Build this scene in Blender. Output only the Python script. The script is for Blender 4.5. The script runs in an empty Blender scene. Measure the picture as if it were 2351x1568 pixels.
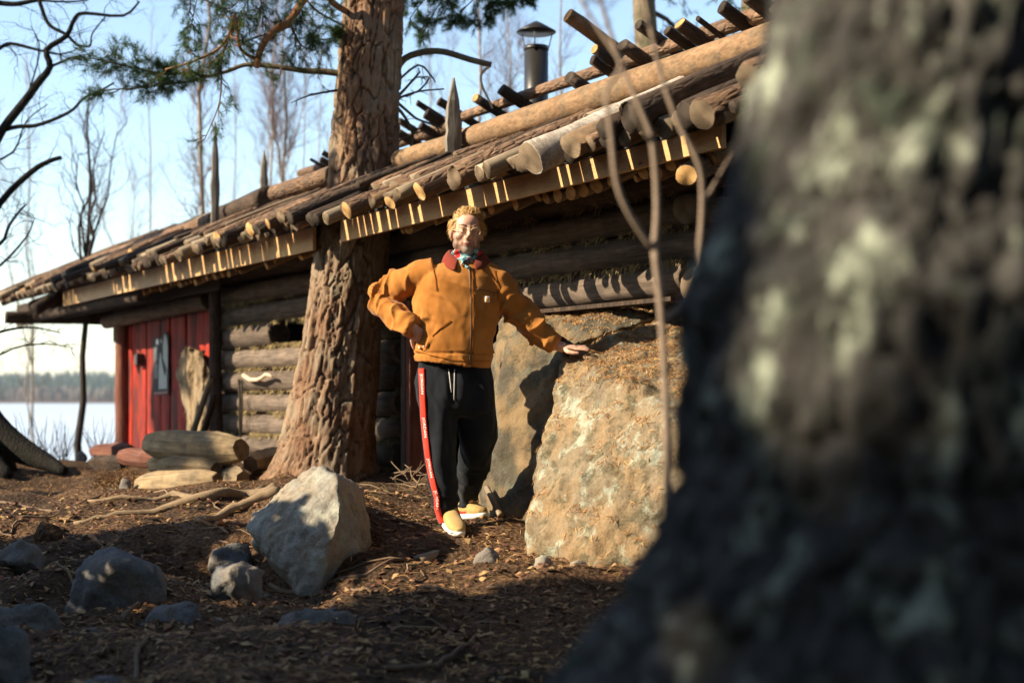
import bpy, bmesh, math, random
import numpy as np
from mathutils import Vector, Matrix, noise
from mathutils.bvhtree import BVHTree

R = math.radians
rng = random.Random(7)
scene = bpy.context.scene
COL = scene.collection

# ------------------------------------------------------------------ camera
FPX, CX, HY = 3265.0, 1175.5, 915.0          # 50 mm on a 36 mm frame; horizon line
cam_d = bpy.data.cameras.new('camera')
cam = bpy.data.objects.new('camera', cam_d); COL.objects.link(cam)
cam.location = (0, 0, 0); cam.rotation_euler = (R(90), 0, 0)
cam_d.lens = 50.0; cam_d.sensor_width = 36.0
cam_d.shift_y = 131.0 / 2351.0
cam_d.clip_start = 0.05; cam_d.clip_end = 6000
cam_d.dof.use_dof = True; cam_d.dof.focus_distance = 7.6; cam_d.dof.aperture_fstop = 1.8
scene.camera = cam

# ------------------------------------------------------------------ sky, sun, exposure
SUN_AZ, SUN_EL = R(17), R(30)                # the light travels to +X, a little away from the camera
LD = Vector((math.cos(SUN_AZ) * math.cos(SUN_EL), math.sin(SUN_AZ) * math.cos(SUN_EL), -math.sin(SUN_EL)))
world = bpy.data.worlds.new('World'); scene.world = world; world.use_nodes = True
wn = world.node_tree.nodes; wn.clear()
sky = wn.new('ShaderNodeTexSky'); sky.sky_type = 'NISHITA'; sky.sun_disc = False
sky.sun_elevation = SUN_EL; sky.sun_rotation = math.atan2(-LD.x, -LD.y)
sky.air_density = 1.08; sky.dust_density = 0.3; sky.ozone_density = 1.0
bg = wn.new('ShaderNodeBackground'); bg.inputs['Strength'].default_value = 0.116
wo = wn.new('ShaderNodeOutputWorld')
world.node_tree.links.new(sky.outputs[0], bg.inputs[0]); world.node_tree.links.new(bg.outputs[0], wo.inputs[0])
sun_d = bpy.data.lights.new('sun', 'SUN'); sun_d.energy = 5.0; sun_d.angle = R(0.5); sun_d.color = (1.0, 0.84, 0.61)
sun = bpy.data.objects.new('sun', sun_d); COL.objects.link(sun)
sun.rotation_euler = LD.to_track_quat('-Z', 'Y').to_euler(); sun.location = (-20, -5, 20)
scene.view_settings.view_transform = 'Standard'; scene.view_settings.look = 'None'
scene.view_settings.exposure = 1.25; scene.view_settings.gamma = 1.0
scene.view_settings.use_curve_mapping = False
scene.cycles.use_denoising = True
scene.cycles.max_bounces = 6; scene.cycles.diffuse_bounces = 3; scene.cycles.transparent_max_bounces = 12
scene.cycles.caustics_reflective = False; scene.cycles.caustics_refractive = False

# ------------------------------------------------------------------ helpers: places
def P(x, y, Y):
    """photograph position (2351 px wide view) and distance -> point in metres"""
    return Vector(((x - CX) * Y / FPX, Y, (HY - y) * Y / FPX))
TH = R(31.8); CT, ST = math.cos(TH), math.sin(TH)
DV = Vector((-ST, CT, 0)); NV = Vector((-CT, -ST, 0))     # along the cabin front / out of it
def C(s, q, z): return Vector((CT * q - ST * s, ST * q + CT * s, z))
def SQ(x, q):
    k = (x - CX) / FPX
    return (CT * q - k * ST * q) / (k * CT + ST)
def CI(x, y, q):
    s = SQ(x, q); p = C(s, q, 0); p.z = (HY - y) * p.y / FPX
    return p

# ------------------------------------------------------------------ helpers: objects
WM = {}
def tag(o, label=None, cat=None, group=None, kind=None):
    if label: o['label'] = label
    if cat: o['category'] = cat
    if group: o['group'] = group
    if kind: o['kind'] = kind
    return o
def link(o, parent=None, mw=None):
    mw = mw or Matrix.Identity(4)
    COL.objects.link(o)
    if parent is not None:
        o.parent = parent
        o.matrix_basis = WM[parent.name].inverted() @ mw
    else:
        o.matrix_basis = mw
    WM[o.name] = mw.copy()
    return o
def empty(name, loc, label=None, cat=None, group=None):
    o = bpy.data.objects.new(name, None); o.empty_display_size = 0.1
    link(o, None, Matrix.Translation(loc)); tag(o, label, cat, group)
    return o
def mesh_obj(name, me, mats, parent=None, smooth=True, mw=None):
    for m in mats: me.materials.append(m)
    if smooth is not None:
        me.polygons.foreach_set('use_smooth', [smooth] * len(me.polygons))
    o = bpy.data.objects.new(name, me)
    return link(o, parent, mw)
def centred(me_verts):
    v = np.array(me_verts, float)
    return Vector(((v[:, 0].min() + v[:, 0].max()) / 2, (v[:, 1].min() + v[:, 1].max()) / 2, v[:, 2].min()))

def frame(t):
    t = t.normalized()
    a = Vector((0, 0, 1)) if abs(t.z) < .9 else Vector((1, 0, 0))
    u = t.cross(a).normalized()
    return u, u.cross(t).normalized()

class MB:
    def __init__(s): s.v = []; s.f = []; s.m = []
    def add(s, verts, faces, mi=0):
        b = len(s.v); s.v.extend([tuple(p) for p in verts])
        s.f.extend([tuple(i + b for i in f) for f in faces]); s.m.extend([mi] * len(faces))
    def tube(s, path, radii, sides=6, mi=0, cap=True, capmi=None, up=None):
        path = [Vector(p) for p in path]; n = len(path)
        if not hasattr(radii, '__len__'): radii = [radii] * n
        u = None; verts = []
        for i, p in enumerate(path):
            t = (path[min(i + 1, n - 1)] - path[max(i - 1, 0)])
            if t.length < 1e-9: t = Vector((0, 0, 1))
            t.normalize()
            if u is None: u, w = frame(t)
            else:
                u = (u - t * u.dot(t))
                if u.length < 1e-6: u, w = frame(t)
                u.normalize(); w = t.cross(u) * -1
            w = u.cross(t).normalized()
            r = radii[i]
            rx, ry = r if hasattr(r, '__len__') else (r, r)
            for k in range(sides):
                a = 2 * math.pi * k / sides
                verts.append(p + u * (rx * math.cos(a)) + w * (ry * math.sin(a)))
        faces = []
        for i in range(n - 1):
            for k in range(sides):
                k2 = (k + 1) % sides
                faces.append((i * sides + k, (i + 1) * sides + k, (i + 1) * sides + k2, i * sides + k2))
        s.add(verts, faces, mi)
        if cap:
            b = len(s.v) - len(verts)
            s.f.append(tuple(b + k for k in range(sides))); s.m.append(capmi if capmi is not None else mi)
            s.f.append(tuple(b + (n - 1) * sides + k for k in reversed(range(sides)))); s.m.append(capmi if capmi is not None else mi)
    def loft(s, secs, n=24, mi=0, power=2.0):
        """secs: (centre, half-width vector, half-depth vector)"""
        verts = []
        for c, a, b in secs:
            c, a, b = Vector(c), Vector(a), Vector(b)
            for k in range(n):
                t = 2 * math.pi * k / n; ct, st = math.cos(t), math.sin(t)
                e = 2.0 / power
                verts.append(c + a * (math.copysign(abs(ct) ** e, ct)) + b * (math.copysign(abs(st) ** e, st)))
        m = len(secs)
        faces = [(i * n + k, i * n + (k + 1) % n, (i + 1) * n + (k + 1) % n, (i + 1) * n + k) for i in range(m - 1) for k in range(n)]
        faces.append(tuple(reversed(range(n)))); faces.append(tuple((m - 1) * n + k for k in range(n)))
        s.add(verts, faces, mi)
    def ell(s, c, r, rot=None, n=16, mi=0):
        c = Vector(c); r = r if hasattr(r, '__len__') else (r, r, r)
        verts = []; faces = []
        h = n // 2
        for i in range(h + 1):
            ph = math.pi * i / h
            for k in range(n):
                t = 2 * math.pi * k / n
                p = Vector((r[0] * math.sin(ph) * math.cos(t), r[1] * math.sin(ph) * math.sin(t), r[2] * math.cos(ph)))
                if rot is not None: p = rot @ p
                verts.append(c + p)
        for i in range(h):
            for k in range(n):
                k2 = (k + 1) % n
                faces.append((i * n + k, (i + 1) * n + k, (i + 1) * n + k2, i * n + k2))
        s.add(verts, faces, mi)
    def box(s, c, ax, ay, az, mi=0):
        c, ax, ay, az = Vector(c), Vector(ax), Vector(ay), Vector(az)
        vs = [c + ax * i + ay * j + az * k for k in (-1, 1) for j in (-1, 1) for i in (-1, 1)]
        s.add(vs, [(0, 2, 3, 1), (4, 5, 7, 6), (0, 1, 5, 4), (2, 6, 7, 3), (0, 4, 6, 2), (1, 3, 7, 5)], mi)
    def mesh(s, name='m', origin=None):
        me = bpy.data.meshes.new(name)
        o = origin or Vector((0, 0, 0))
        me.from_pydata([(v[0] - o[0], v[1] - o[1], v[2] - o[2]) for v in s.v], [], s.f)
        if any(s.m): me.polygons.foreach_set('material_index', s.m)
        me.update()
        return me
    def build(s, name, mats, parent=None, smooth=True, origin='auto'):
        if not isinstance(mats, (list, tuple)): mats = [mats]
        if origin == 'auto': origin = centred(s.v)
        me = s.mesh(name, origin)
        return mesh_obj(name, me, mats, parent, smooth, Matrix.Translation(origin))

def evaluated(me, mods):
    """apply modifiers to a mesh and hand the finished mesh back"""
    o = bpy.data.objects.new('tmp', me); COL.objects.link(o)
    for typ, kw in mods:
        m = o.modifiers.new('m', typ)
        for k, v in kw.items(): setattr(m, k, v)
    dg = bpy.context.evaluated_depsgraph_get()
    out = bpy.data.meshes.new_from_object(o.evaluated_get(dg))
    bpy.data.objects.remove(o); bpy.data.meshes.remove(me)
    return out
def displace(me, fn):
    n = len(me.vertices)
    co = np.empty(n * 3); me.vertices.foreach_get('co', co); co = co.reshape(-1, 3)
    no = np.empty(n * 3); me.vertices.foreach_get('normal', no); no = no.reshape(-1, 3)
    for i in range(n):
        p = Vector(co[i]); nn = Vector(no[i])
        r = fn(p, nn)
        if hasattr(r, 'x'): co[i] = p + r
        else: co[i] = p + nn * r
    me.vertices.foreach_set('co', co.ravel()); me.update()
def attr(me, name, fn):
    a = me.attributes.new(name, 'FLOAT', 'POINT')
    a.data.foreach_set('value', [fn(v.co) for v in me.vertices])
def fbm(p, o=4): return noise.fractal(p, 1.0, 2.0, o, noise_basis='PERLIN_ORIGINAL')
# ------------------------------------------------------------------ materials
class T:
    def __init__(s, name):
        s.mat = bpy.data.materials.new(name); s.mat.use_nodes = True
        s.nt = s.mat.node_tree; s.nt.nodes.clear()
    def n(s, typ, **kw):
        nd = s.nt.nodes.new(typ)
        for k, v in kw.items(): setattr(nd, k, v)
        return nd
    def put(s, sock, v):
        if hasattr(v, 'is_output') or isinstance(v, bpy.types.NodeSocket): s.nt.links.new(v, sock)
        elif v is not None:
            if hasattr(v, '__len__') and len(v) == 3 and sock.type == 'RGBA': v = (*v, 1)
            sock.default_value = v
    def tc(s, which='Object'): return s.n('ShaderNodeTexCoord').outputs[which]
    def rnd(s): return s.n('ShaderNodeObjectInfo').outputs['Random']
    def att(s, name):
        a = s.n('ShaderNodeAttribute'); a.attribute_name = name; return a.outputs['Fac']
    def map(s, vec, scale=(1, 1, 1), loc=(0, 0, 0)):
        m = s.n('ShaderNodeMapping'); s.put(m.inputs['Vector'], vec); s.put(m.inputs['Scale'], scale); s.put(m.inputs['Location'], loc)
        return m.outputs[0]
    def noise(s, vec, scale=5, detail=4, rough=.55, dist=0):
        t = s.n('ShaderNodeTexNoise'); s.put(t.inputs['Vector'], vec)
        for k, v in (('Scale', scale), ('Detail', detail), ('Roughness', rough), ('Distortion', dist)): s.put(t.inputs[k], v)
        return t.outputs['Fac']
    def vor(s, vec, scale=5, feature='F1', out='Distance', rand=1):
        t = s.n('ShaderNodeTexVoronoi', feature=feature); s.put(t.inputs['Vector'], vec); s.put(t.inputs['Scale'], scale); s.put(t.inputs['Randomness'], rand)
        return t.outputs[out]
    def math(s, op, a, b=None, clamp=False):
        m = s.n('ShaderNodeMath', operation=op, use_clamp=clamp); s.put(m.inputs[0], a)
        if b is not None: s.put(m.inputs[1], b)
        return m.outputs[0]
    def ramp(s, fac, stops):
        r = s.n('ShaderNodeValToRGB'); s.put(r.inputs[0], fac)
        e = r.color_ramp.elements
        while len(e) < len(stops): e.new(0.5)
        for i, (p, c) in enumerate(stops):
            e[i].position = p; e[i].color = (c, c, c, 1) if not hasattr(c, '__len__') else (*c, 1)
        return r.outputs[0]
    def mix(s, fac, a, b, mode='MIX'):
        m = s.n('ShaderNodeMix', data_type='RGBA', blend_type=mode); s.put(m.inputs[0], fac)
        s.put(m.inputs[6], a); s.put(m.inputs[7], b); return m.outputs[2]
    def hsv(s, col, h=.5, sat=1., v=1.):
        m = s.n('ShaderNodeHueSaturation'); s.put(m.inputs['Color'], col); s.put(m.inputs['Hue'], h); s.put(m.inputs['Saturation'], sat); s.put(m.inputs['Value'], v)
        return m.outputs[0]
    def bump(s, h, strength=.5, dist=.01, normal=None):
        b = s.n('ShaderNodeBump'); s.put(b.inputs['Height'], h); b.inputs['Strength'].default_value = strength; b.inputs['Distance'].default_value = dist
        if normal: s.put(b.inputs['Normal'], normal)
        return b.outputs[0]
    def offs(s, vec, amount=30.):
        """move the texture by a per-object amount so that copies differ"""
        c = s.n('ShaderNodeCombineXYZ'); r = s.math('MULTIPLY', s.rnd(), amount)
        for i in range(3): s.put(c.inputs[i], r)
        v = s.n('ShaderNodeVectorMath', operation='ADD'); s.put(v.inputs[0], vec); s.put(v.inputs[1], c.outputs[0])
        return v.outputs[0]
    def out(s, col, rough=.8, normal=None, **kw):
        b = s.n('ShaderNodeBsdfPrincipled'); s.put(b.inputs['Base Color'], col); s.put(b.inputs['Roughness'], rough)
        if normal: s.put(b.inputs['Normal'], normal)
        if not hasattr(rough, 'is_output') and rough >= .69: b.inputs['Specular IOR Level'].default_value = .12
        for k, v in kw.items(): s.put(b.inputs[k.replace('_', ' ')], v)
        o = s.n('ShaderNodeOutputMaterial'); s.nt.links.new(b.outputs[0], o.inputs[0])
        return s.mat

def m_log(name, c1, c2, c3, along=6., bumpd=.008, grey=None, plates=True):
    t = T(name); v = t.offs(t.tc()); m = t.map(v, (14, 14, 14 / along))
    a = t.noise(m, 1.0, 6, .65, .6); b = t.noise(v, 7, 4, .6); c = t.noise(t.map(v, (60, 60, 60 / along)), 1, 4, .6)
    col = t.ramp(a, [(.28, c1), (.5, c2), (.72, c3)])
    col = t.mix(t.ramp(b, [(.45, 0.), (.62, .75)]), col, grey if grey else tuple(x * .55 for x in c2))
    col = t.mix(.35, col, t.ramp(c, [(.3, tuple(x * .45 for x in c1)), (.7, c3)]))
    col = t.hsv(col, .5, 1., t.math('ADD', t.math('MULTIPLY', t.rnd(), .55), .72))
    h = t.math('ADD', t.math('MULTIPLY', a, .7), t.math('MULTIPLY', c, .35))
    if plates:
        vr = t.vor(t.map(v, (26, 26, 11)), 1.0, 'DISTANCE_TO_EDGE')
        h = t.math('ADD', h, t.ramp(vr, [(.0, 0.), (.22, .6)]))
    return t.out(col, .9, t.bump(h, .9, bumpd))
M_bark_log = m_log('bark_log', (.045, .027, .018), (.155, .092, .058), (.31, .20, .13), 4, .012, (.075, .062, .05))
M_smooth_log = m_log('smooth_bark_log', (.085, .05, .03), (.22, .135, .075), (.33, .215, .125), 2, .007, (.12, .10, .07), False)
M_dark_log = m_log('charred_log', (.018, .014, .012), (.05, .036, .028), (.12, .08, .055), 5, .006, (.03, .026, .024))
M_wall_log = m_log('weathered_wall_log', (.04, .03, .023), (.125, .092, .07), (.25, .195, .15), 12, .005, (.07, .058, .05), False)
M_grey_log = m_log('grey_debarked_log', (.12, .09, .065), (.30, .23, .155), (.45, .36, .25), 14, .003, (.2, .165, .12), False)
M_birch_log = m_log('birch_log', (.10, .075, .06), (.42, .37, .31), (.66, .61, .54), .35, .004, (.2, .15, .11), False)
M_hewn = m_log('hewn_log', (.13, .085, .045), (.34, .24, .13), (.50, .38, .23), 14, .005, (.11, .09, .065), False)
M_redlog = m_log('red_stained_log', (.06, .022, .016), (.16, .06, .042), (.26, .13, .09), 10, .003, (.14, .07, .055), False)

def m_end(name, c1, c2):
    t = T(name); v = t.tc(); n = t.noise(v, 30, 3, .6)
    s = t.n('ShaderNodeSeparateXYZ'); t.put(s.inputs[0], v)
    r = t.math('SQRT', t.math('ADD', t.math('POWER', s.outputs[0], 2.), t.math('POWER', s.outputs[1], 2.)))
    w = t.math('SINE', t.math('ADD', t.math('MULTIPLY', r, 900.), t.math('MULTIPLY', n, 7.)))
    col = t.mix(t.math('ADD', t.math('MULTIPLY', w, .3), .5), c1, c2)
    col = t.mix(t.ramp(t.noise(v, 14, 4), [(.45, 0.), (.7, .7)]), col, tuple(x * .5 for x in c1))
    col = t.hsv(col, .5, 1., t.math('ADD', t.math('MULTIPLY', t.rnd(), .5), .75))
    return t.out(col, .85, t.bump(t.math('ADD', w, n), .3, .004))
M_end_fresh = m_end('fresh_cut_end', (.42, .23, .085), (.62, .39, .17))
M_end_grey = m_end('grey_cut_end', (.10, .072, .048), (.25, .185, .12))
M_end_dark = m_end('dark_cut_end', (.035, .028, .022), (.085, .065, .05))

def m_plank():
    t = T('fresh_plank'); v = t.offs(t.tc()); m = t.map(v, (2.2, 30, 30))
    a = t.noise(m, 1, 5, .6, 1.2)
    w = t.math('SINE', t.math('MULTIPLY', a, 42.))
    col = t.mix(t.math('ADD', t.math('MULTIPLY', w, .35), .5), (.44, .25, .095), (.57, .36, .16))
    k = t.vor(t.map(v, (3.5, 9, 9)), 1.0)
    col = t.mix(t.ramp(k, [(.05, 1.), (.09, 0.)]), col, (.2, .085, .03))
    return t.out(col, .55, t.bump(w, .12, .002))
M_plank = m_plank()
def m_red():
    t = T('red_painted_board'); v = t.offs(t.tc()); m = t.map(v, (40, 40, 2.2))
    a = t.noise(m, 1, 6, .7, .4); b = t.noise(t.map(v, (5, 5, 1.4)), 1, 4, .6)
    col = t.ramp(a, [(.3, (.09, .012, .009)), (.5, (.36, .028, .014)), (.75, (.52, .052, .026))])
    col = t.mix(t.ramp(b, [(.40, 0.), (.6, .92)]), col, (.075, .022, .02))
    col = t.mix(t.ramp(t.noise(t.map(v, (70, 70, 3)), 1, 4, .7), [(.52, 0.), (.66, .8)]), col, (.07, .03, .028))
    return t.out(col, .7, t.bump(a, .8, .006))
M_red = m_red()
def m_simple(name, c, rough=.7, var=.25, scale=20, bump=.2, bd=.004, **kw):
    t = T(name); v = t.tc(); a = t.noise(v, scale, 4, .6)
    col = t.mix(a, tuple(x * (1 - var) for x in c), tuple(min(1, x * (1 + var)) for x in c))
    return t.out(col, rough, t.bump(a, bump, bd), **kw)
M_membrane = m_simple('black_membrane', (.014, .015, .017), .45, .3, 60, .6)
M_deck = m_simple('dark_roof_boards', (.05, .036, .026), .9)
M_metal = m_simple('black_painted_steel', (.035, .033, .032), .38, .35, 6, .05, Metallic=.35)
M_iron = m_simple('black_iron', (.02, .02, .02), .5)
M_stake = m_log('grey_weathered_stake', (.06, .055, .048), (.17, .15, .125), (.32, .29, .245), 10, .004, (.10, .09, .075), False)
M_moss = m_simple('dry_moss', (.24, .18, .085), .95, .5, 12)
M_rope = m_simple('dark_rope', (.05, .04, .03), .9)
M_bone = m_simple('bare_branch_wood', (.55, .42, .29), .6, .3, 25)
M_glass = None

def m_rock(name, base, lich, dark, lam=.5, scale=1., ochre=None, dk=.55):
    t = T(name); v = t.offs(t.tc(), 9.)
    a = t.noise(v, 2.2 * scale, 8, .62, .3); b = t.noise(v, 9 * scale, 6, .68); c = t.noise(v, 60 * scale, 3, .7)
    col = t.mix(a, tuple(x * .6 for x in base), tuple(min(1, x * 1.35) for x in base))
    if ochre: col = t.mix(t.ramp(t.noise(v, 3.1 * scale, 5, .6), [(.44, 0.), (.58, .85)]), col, ochre)
    l = t.math('MULTIPLY', t.ramp(t.noise(t.map(v, (1, 1, 1), (7, 3, 1)), 5.5 * scale, 7, .7), [(.53, 0.), (.60, 1.)]), lam)
    col = t.mix(l, col, lich)
    d = t.ramp(t.noise(t.map(v, (1, 1, 1), (2, 9, 4)), 8 * scale, 6, .72), [(dk, 0.), (dk + .1, .85)])
    col = t.mix(d, col, dark)
    col = t.mix(.35, col, t.ramp(c, [(.3, tuple(x * .4 for x in base)), (.7, tuple(min(1, x * 1.5) for x in base))]))
    h = t.math('ADD', t.math('MULTIPLY', b, .7), t.math('MULTIPLY', c, .3))
    return t.out(col, .9, t.bump(h, .9, .02))
M_boulder = m_rock('pale_granite', (.25, .235, .20), (.36, .38, .31), (.06, .055, .04), .7, 1.2, (.27, .20, .125), .56)
M_outcrop = m_rock('ochre_granite', (.21, .168, .112), (.38, .44, .36), (.045, .045, .022), .8, 1.1, (.27, .17, .08), .49)
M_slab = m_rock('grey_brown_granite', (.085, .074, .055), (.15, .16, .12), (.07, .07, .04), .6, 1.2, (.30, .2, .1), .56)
M_stone = m_rock('grey_granite', (.135, .135, .135), (.23, .24, .23), (.06, .06, .05), .35, 1.3, (.24, .2, .16), .6)

def m_soil():
    t = T('forest_soil'); v = t.tc()
    a = t.noise(v, 1.1, 5, .6); b = t.noise(v, 9, 6, .7); c = t.noise(v, 55, 4, .7); d = t.vor(v, 38)
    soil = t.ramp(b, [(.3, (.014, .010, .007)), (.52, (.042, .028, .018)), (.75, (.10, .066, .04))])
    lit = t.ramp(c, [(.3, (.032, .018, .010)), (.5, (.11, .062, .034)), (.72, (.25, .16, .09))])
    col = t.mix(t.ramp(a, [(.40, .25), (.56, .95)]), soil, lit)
    h = t.math('ADD', t.math('MULTIPLY', b, .6), t.math('ADD', t.math('MULTIPLY', c, .4), t.math('MULTIPLY', d, .4)))
    return t.out(col, .95, t.bump(h, 1., .035))
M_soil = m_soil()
def m_litter(name, c, hv=.12):
    t = T(name); g = t.n('ShaderNodeNewGeometry').outputs['Random Per Island']
    col = t.hsv(c, t.math('ADD', t.math('MULTIPLY', g, hv * .35), .5 - hv * .17), 1., t.math('ADD', t.math('MULTIPLY', g, 1.3), .35))
    return t.out(col, .75)
M_needle_brown = m_litter('brown_pine_needles', (.33, .175, .075))
M_leaf = m_litter('fallen_leaves', (.25, .135, .075), .18)
M_needle_green = m_litter('green_pine_needles', (.055, .095, .022), .3)
M_needle_dark = m_litter('spruce_needles', (.02, .035, .014), .2)
M_twig = m_simple('dead_twig', (.17, .115, .075), .85, .5, 40)
M_root = m_simple('bare_root', (.25, .18, .11), .85, .45, 14, .6, .01)

def m_pinebark():
    t = T('pine_trunk_bark'); v = t.tc(); p = t.att('plate'); k = t.att('crack')
    a = t.noise(t.map(v, (22, 22, 9)), 1, 5, .65); b = t.noise(v, 3.5, 4, .6); f = t.noise(t.map(v, (90, 90, 40)), 1, 4, .7)
    col = t.ramp(a, [(.3, (.06, .033, .02)), (.5, (.17, .10, .062)), (.72, (.31, .205, .14))])
    col = t.hsv(col, t.math('ADD', t.math('MULTIPLY', p, .03), .485), 1., t.math('ADD', t.math('MULTIPLY', p, 1.0), .5))
    col = t.mix(t.ramp(b, [(.46, 0.), (.6, .7)]), col, (.24, .215, .16))
    col = t.mix(t.ramp(t.noise(t.map(v, (3, 3, 1.2), (5, 5, 5)), 1, 3), [(.5, 0.), (.62, .45)]), col, (.24, .105, .05))
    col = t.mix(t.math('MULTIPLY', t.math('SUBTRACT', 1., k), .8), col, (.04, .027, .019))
    col = t.mix(.25, col, t.ramp(f, [(.3, (.08, .05, .035)), (.7, (.42, .30, .2))]))
    return t.out(col, .92, t.bump(t.math('ADD', a, f), .8, .008))
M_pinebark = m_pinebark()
def m_oldbark():
    t = T('lichen_grown_bark'); v = t.tc(); k = t.att('crack')
    a = t.noise(t.map(v, (24, 24, 12)), 1, 6, .7); b = t.noise(v, 12, 5, .62, .5); l = t.noise(t.map(v, (1, 1, .6), (3, 1, 5)), 13, 6, .68)
    col = t.ramp(a, [(.3, (.015, .015, .015)), (.5, (.055, .053, .050)), (.72, (.125, .12, .112))])
    col = t.mix(t.ramp(l, [(.53, 0.), (.63, .85)]), col, (.34, .38, .30))
    col = t.mix(t.ramp(b, [(.56, 0.), (.66, .8)]), col, (.045, .06, .045))
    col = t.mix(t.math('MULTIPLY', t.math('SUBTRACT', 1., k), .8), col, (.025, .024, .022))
    return t.out(col, .95, t.bump(a, 1., .01))
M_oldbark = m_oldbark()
M_blackbark = m_log('blackish_bark', (.005, .0045, .004), (.014, .012, .010), (.032, .027, .022), 3, .01, (.012, .015, .009))
M_redbranch = m_log('pine_upper_bark', (.13, .05, .022), (.34, .145, .065), (.46, .23, .12), 3, .004, (.25, .19, .12), False)
M_branch = m_log('grey_branch_bark', (.055, .042, .032), (.15, .115, .08), (.26, .215, .15), 3, .003, (.13, .14, .07), False)
M_sapling = m_simple('pale_sapling_bark', (.27, .205, .155), .85, .4, 60)
M_darkbranch = m_simple('dark_bare_branch', (.05, .042, .038), .85, .5, 30)
M_birchbark = m_log('birch_stem_bark', (.07, .05, .04), (.34, .27, .2), (.58, .5, .41), .3, .002, (.16, .11, .08), False)
M_twigfine = m_simple('fine_birch_twigs', (.12, .07, .055), .8, .3, 10)
M_farconifer = m_litter('far_conifer', (.022, .055, .034), .25)
M_farbirch = m_litter('far_bare_wood', (.15, .115, .095), .15)
def m_ice():
    t = T('lake_ice'); v = t.tc(); a = t.noise(t.map(v, (.004, .016, 1)), 1, 5, .6)
    col = t.mix(a, (.36, .43, .50), (.50, .57, .64))
    return t.out(col, .5, t.bump(t.noise(v, .15, 4), .15, .3))
M_ice = m_ice()

# clothing, skin
def m_cloth(name, c, c2, rough=.9, weave=900., amp=.0006):
    t = T(name); v = t.tc(); a = t.noise(v, 9, 4, .6); f = t.noise(v, 140, 2, .6)
    w = t.math('ADD', t.math('SINE', t.math('MULTIPLY', t.noise(v, 60, 2), 30.)), f)
    col = t.mix(t.ramp(a, [(.3, 0.), (.7, 1.)]), c, c2)
    return t.out(col, rough, t.bump(w, .06, .0015), Sheen_Weight=.1)
M_canvas = m_cloth('tan_canvas', (.33, .122, .021), (.43, .178, .040))
M_canvas_dark = m_simple('canvas_seam', (.26, .085, .014), .9)
M_cord = m_cloth('rust_corduroy', (.15, .022, .011), (.20, .034, .018))
M_trouser = m_cloth('black_jersey', (.007, .0085, .012), (.013, .016, .021))
M_stripe = m_cloth('red_tape', (.62, .035, .018), (.68, .05, .028))
M_white = m_simple('white_print', (.80, .79, .76), .6, .04)
M_orange = m_simple('orange_print', (.80, .34, .04), .6, .04)
M_zip = m_simple('zip_tape', (.10, .05, .02), .5)
M_suede = m_cloth('wheat_suede', (.40, .255, .09), (.49, .335, .135))
M_sole = m_simple('white_sole', (.74, .72, .67), .6, .08)
def m_hair():
    t = T('blond_hair'); g = t.n('ShaderNodeNewGeometry').outputs['Random Per Island']
    return t.out(t.hsv((.62, .38, .14), .5, 1., t.math('ADD', t.math('MULTIPLY', g, .7), .6)), .45)
M_hair = m_hair()
M_mouth = m_simple('mouth_line', (.17, .045, .035), .7)
M_brow = m_simple('eyebrow', (.22, .13, .06), .9)
M_frame = m_simple('pale_glasses_frame', (.62, .50, .28), .25, .15)
M_eye = m_simple('eye_white', (.62, .58, .55), .3, .05)
M_iris = m_simple('iris', (.05, .06, .06), .2, .05)
def m_skin():
    t = T('skin'); v = t.tc(); a = t.noise(v, 40, 4, .6); b = t.noise(v, 14, 3, .6)
    be = t.att('beard'); li = t.att('lips'); gr = t.att('grey')
    col = t.mix(a, (.56, .31, .215), (.66, .40, .295))
    col = t.mix(t.ramp(b, [(.5, 0.), (.75, .3)]), col, (.56, .23, .165))
    col = t.mix(li, col, (.40, .12, .10))
    f = t.noise(v, 420, 3, .7)
    bc = t.mix(gr, (.11, .065, .038), (.40, .35, .30))
    col = t.mix(t.math('MULTIPLY', be, t.ramp(f, [(.3, .6), (.6, 1.)])), col, bc)
    return t.out(col, .5, t.bump(t.math('ADD', a, t.math('MULTIPLY', f, be)), .12, .003), Subsurface_Weight=.08, Subsurface_Radius=(.01, .004, .002))
M_skin = m_skin()
def m_bandana():
    t = T('patterned_bandana'); v = t.tc(); a = t.vor(v, 42, 'F1'); b = t.noise(v, 26, 4, .7); c = t.vor(v, 90)
    col = t.mix(t.ramp(b, [(.47, 0.), (.53, 1.)]), (.20, .40, .43), (.03, .09, .11))
    col = t.mix(t.ramp(c, [(.2, 1.), (.35, 0.)]), col, (.62, .66, .62))
    col = t.mix(t.ramp(t.noise(t.map(v, (1, 1, 1), (4, 4, 4)), 16, 3), [(.54, 0.), (.6, 1.)]), col, (.55, .03, .03))
    return t.out(col, .85, t.bump(b, .3, .006))
M_bandana = m_bandana()
def m_hide():
    t = T('animal_hide'); v = t.tc(); a = t.noise(t.map(v, (9, 9, 3)), 1, 5, .65); f = t.noise(t.map(v, (90, 90, 22)), 1, 4, .7)
    col = t.ramp(a, [(.36, (.05, .03, .017)), (.5, (.22, .14, .07)), (.62, (.45, .34, .2))])
    col = t.mix(.4, col, t.ramp(f, [(.3, (.05, .035, .02)), (.7, (.5, .38, .24))]))
    return t.out(col, .9, t.bump(f, 1., .02), Sheen_Weight=.2)
M_hide = m_hide()
M_furpale = m_litter('pale_fur', (.33, .24, .135), .1)
M_furdark = m_litter('dark_fur', (.075, .045, .025), .1)
M_sign = m_simple('grey_sign_plate', (.05, .056, .06), .8, .2, 3, .02)
M_signpale = m_simple('pale_sign_print', (.17, .19, .195), .5, .15, 9, .02)
M_signred = m_simple('red_sign_print', (.40, .10, .07), .5, .1, 9, .02)
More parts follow.
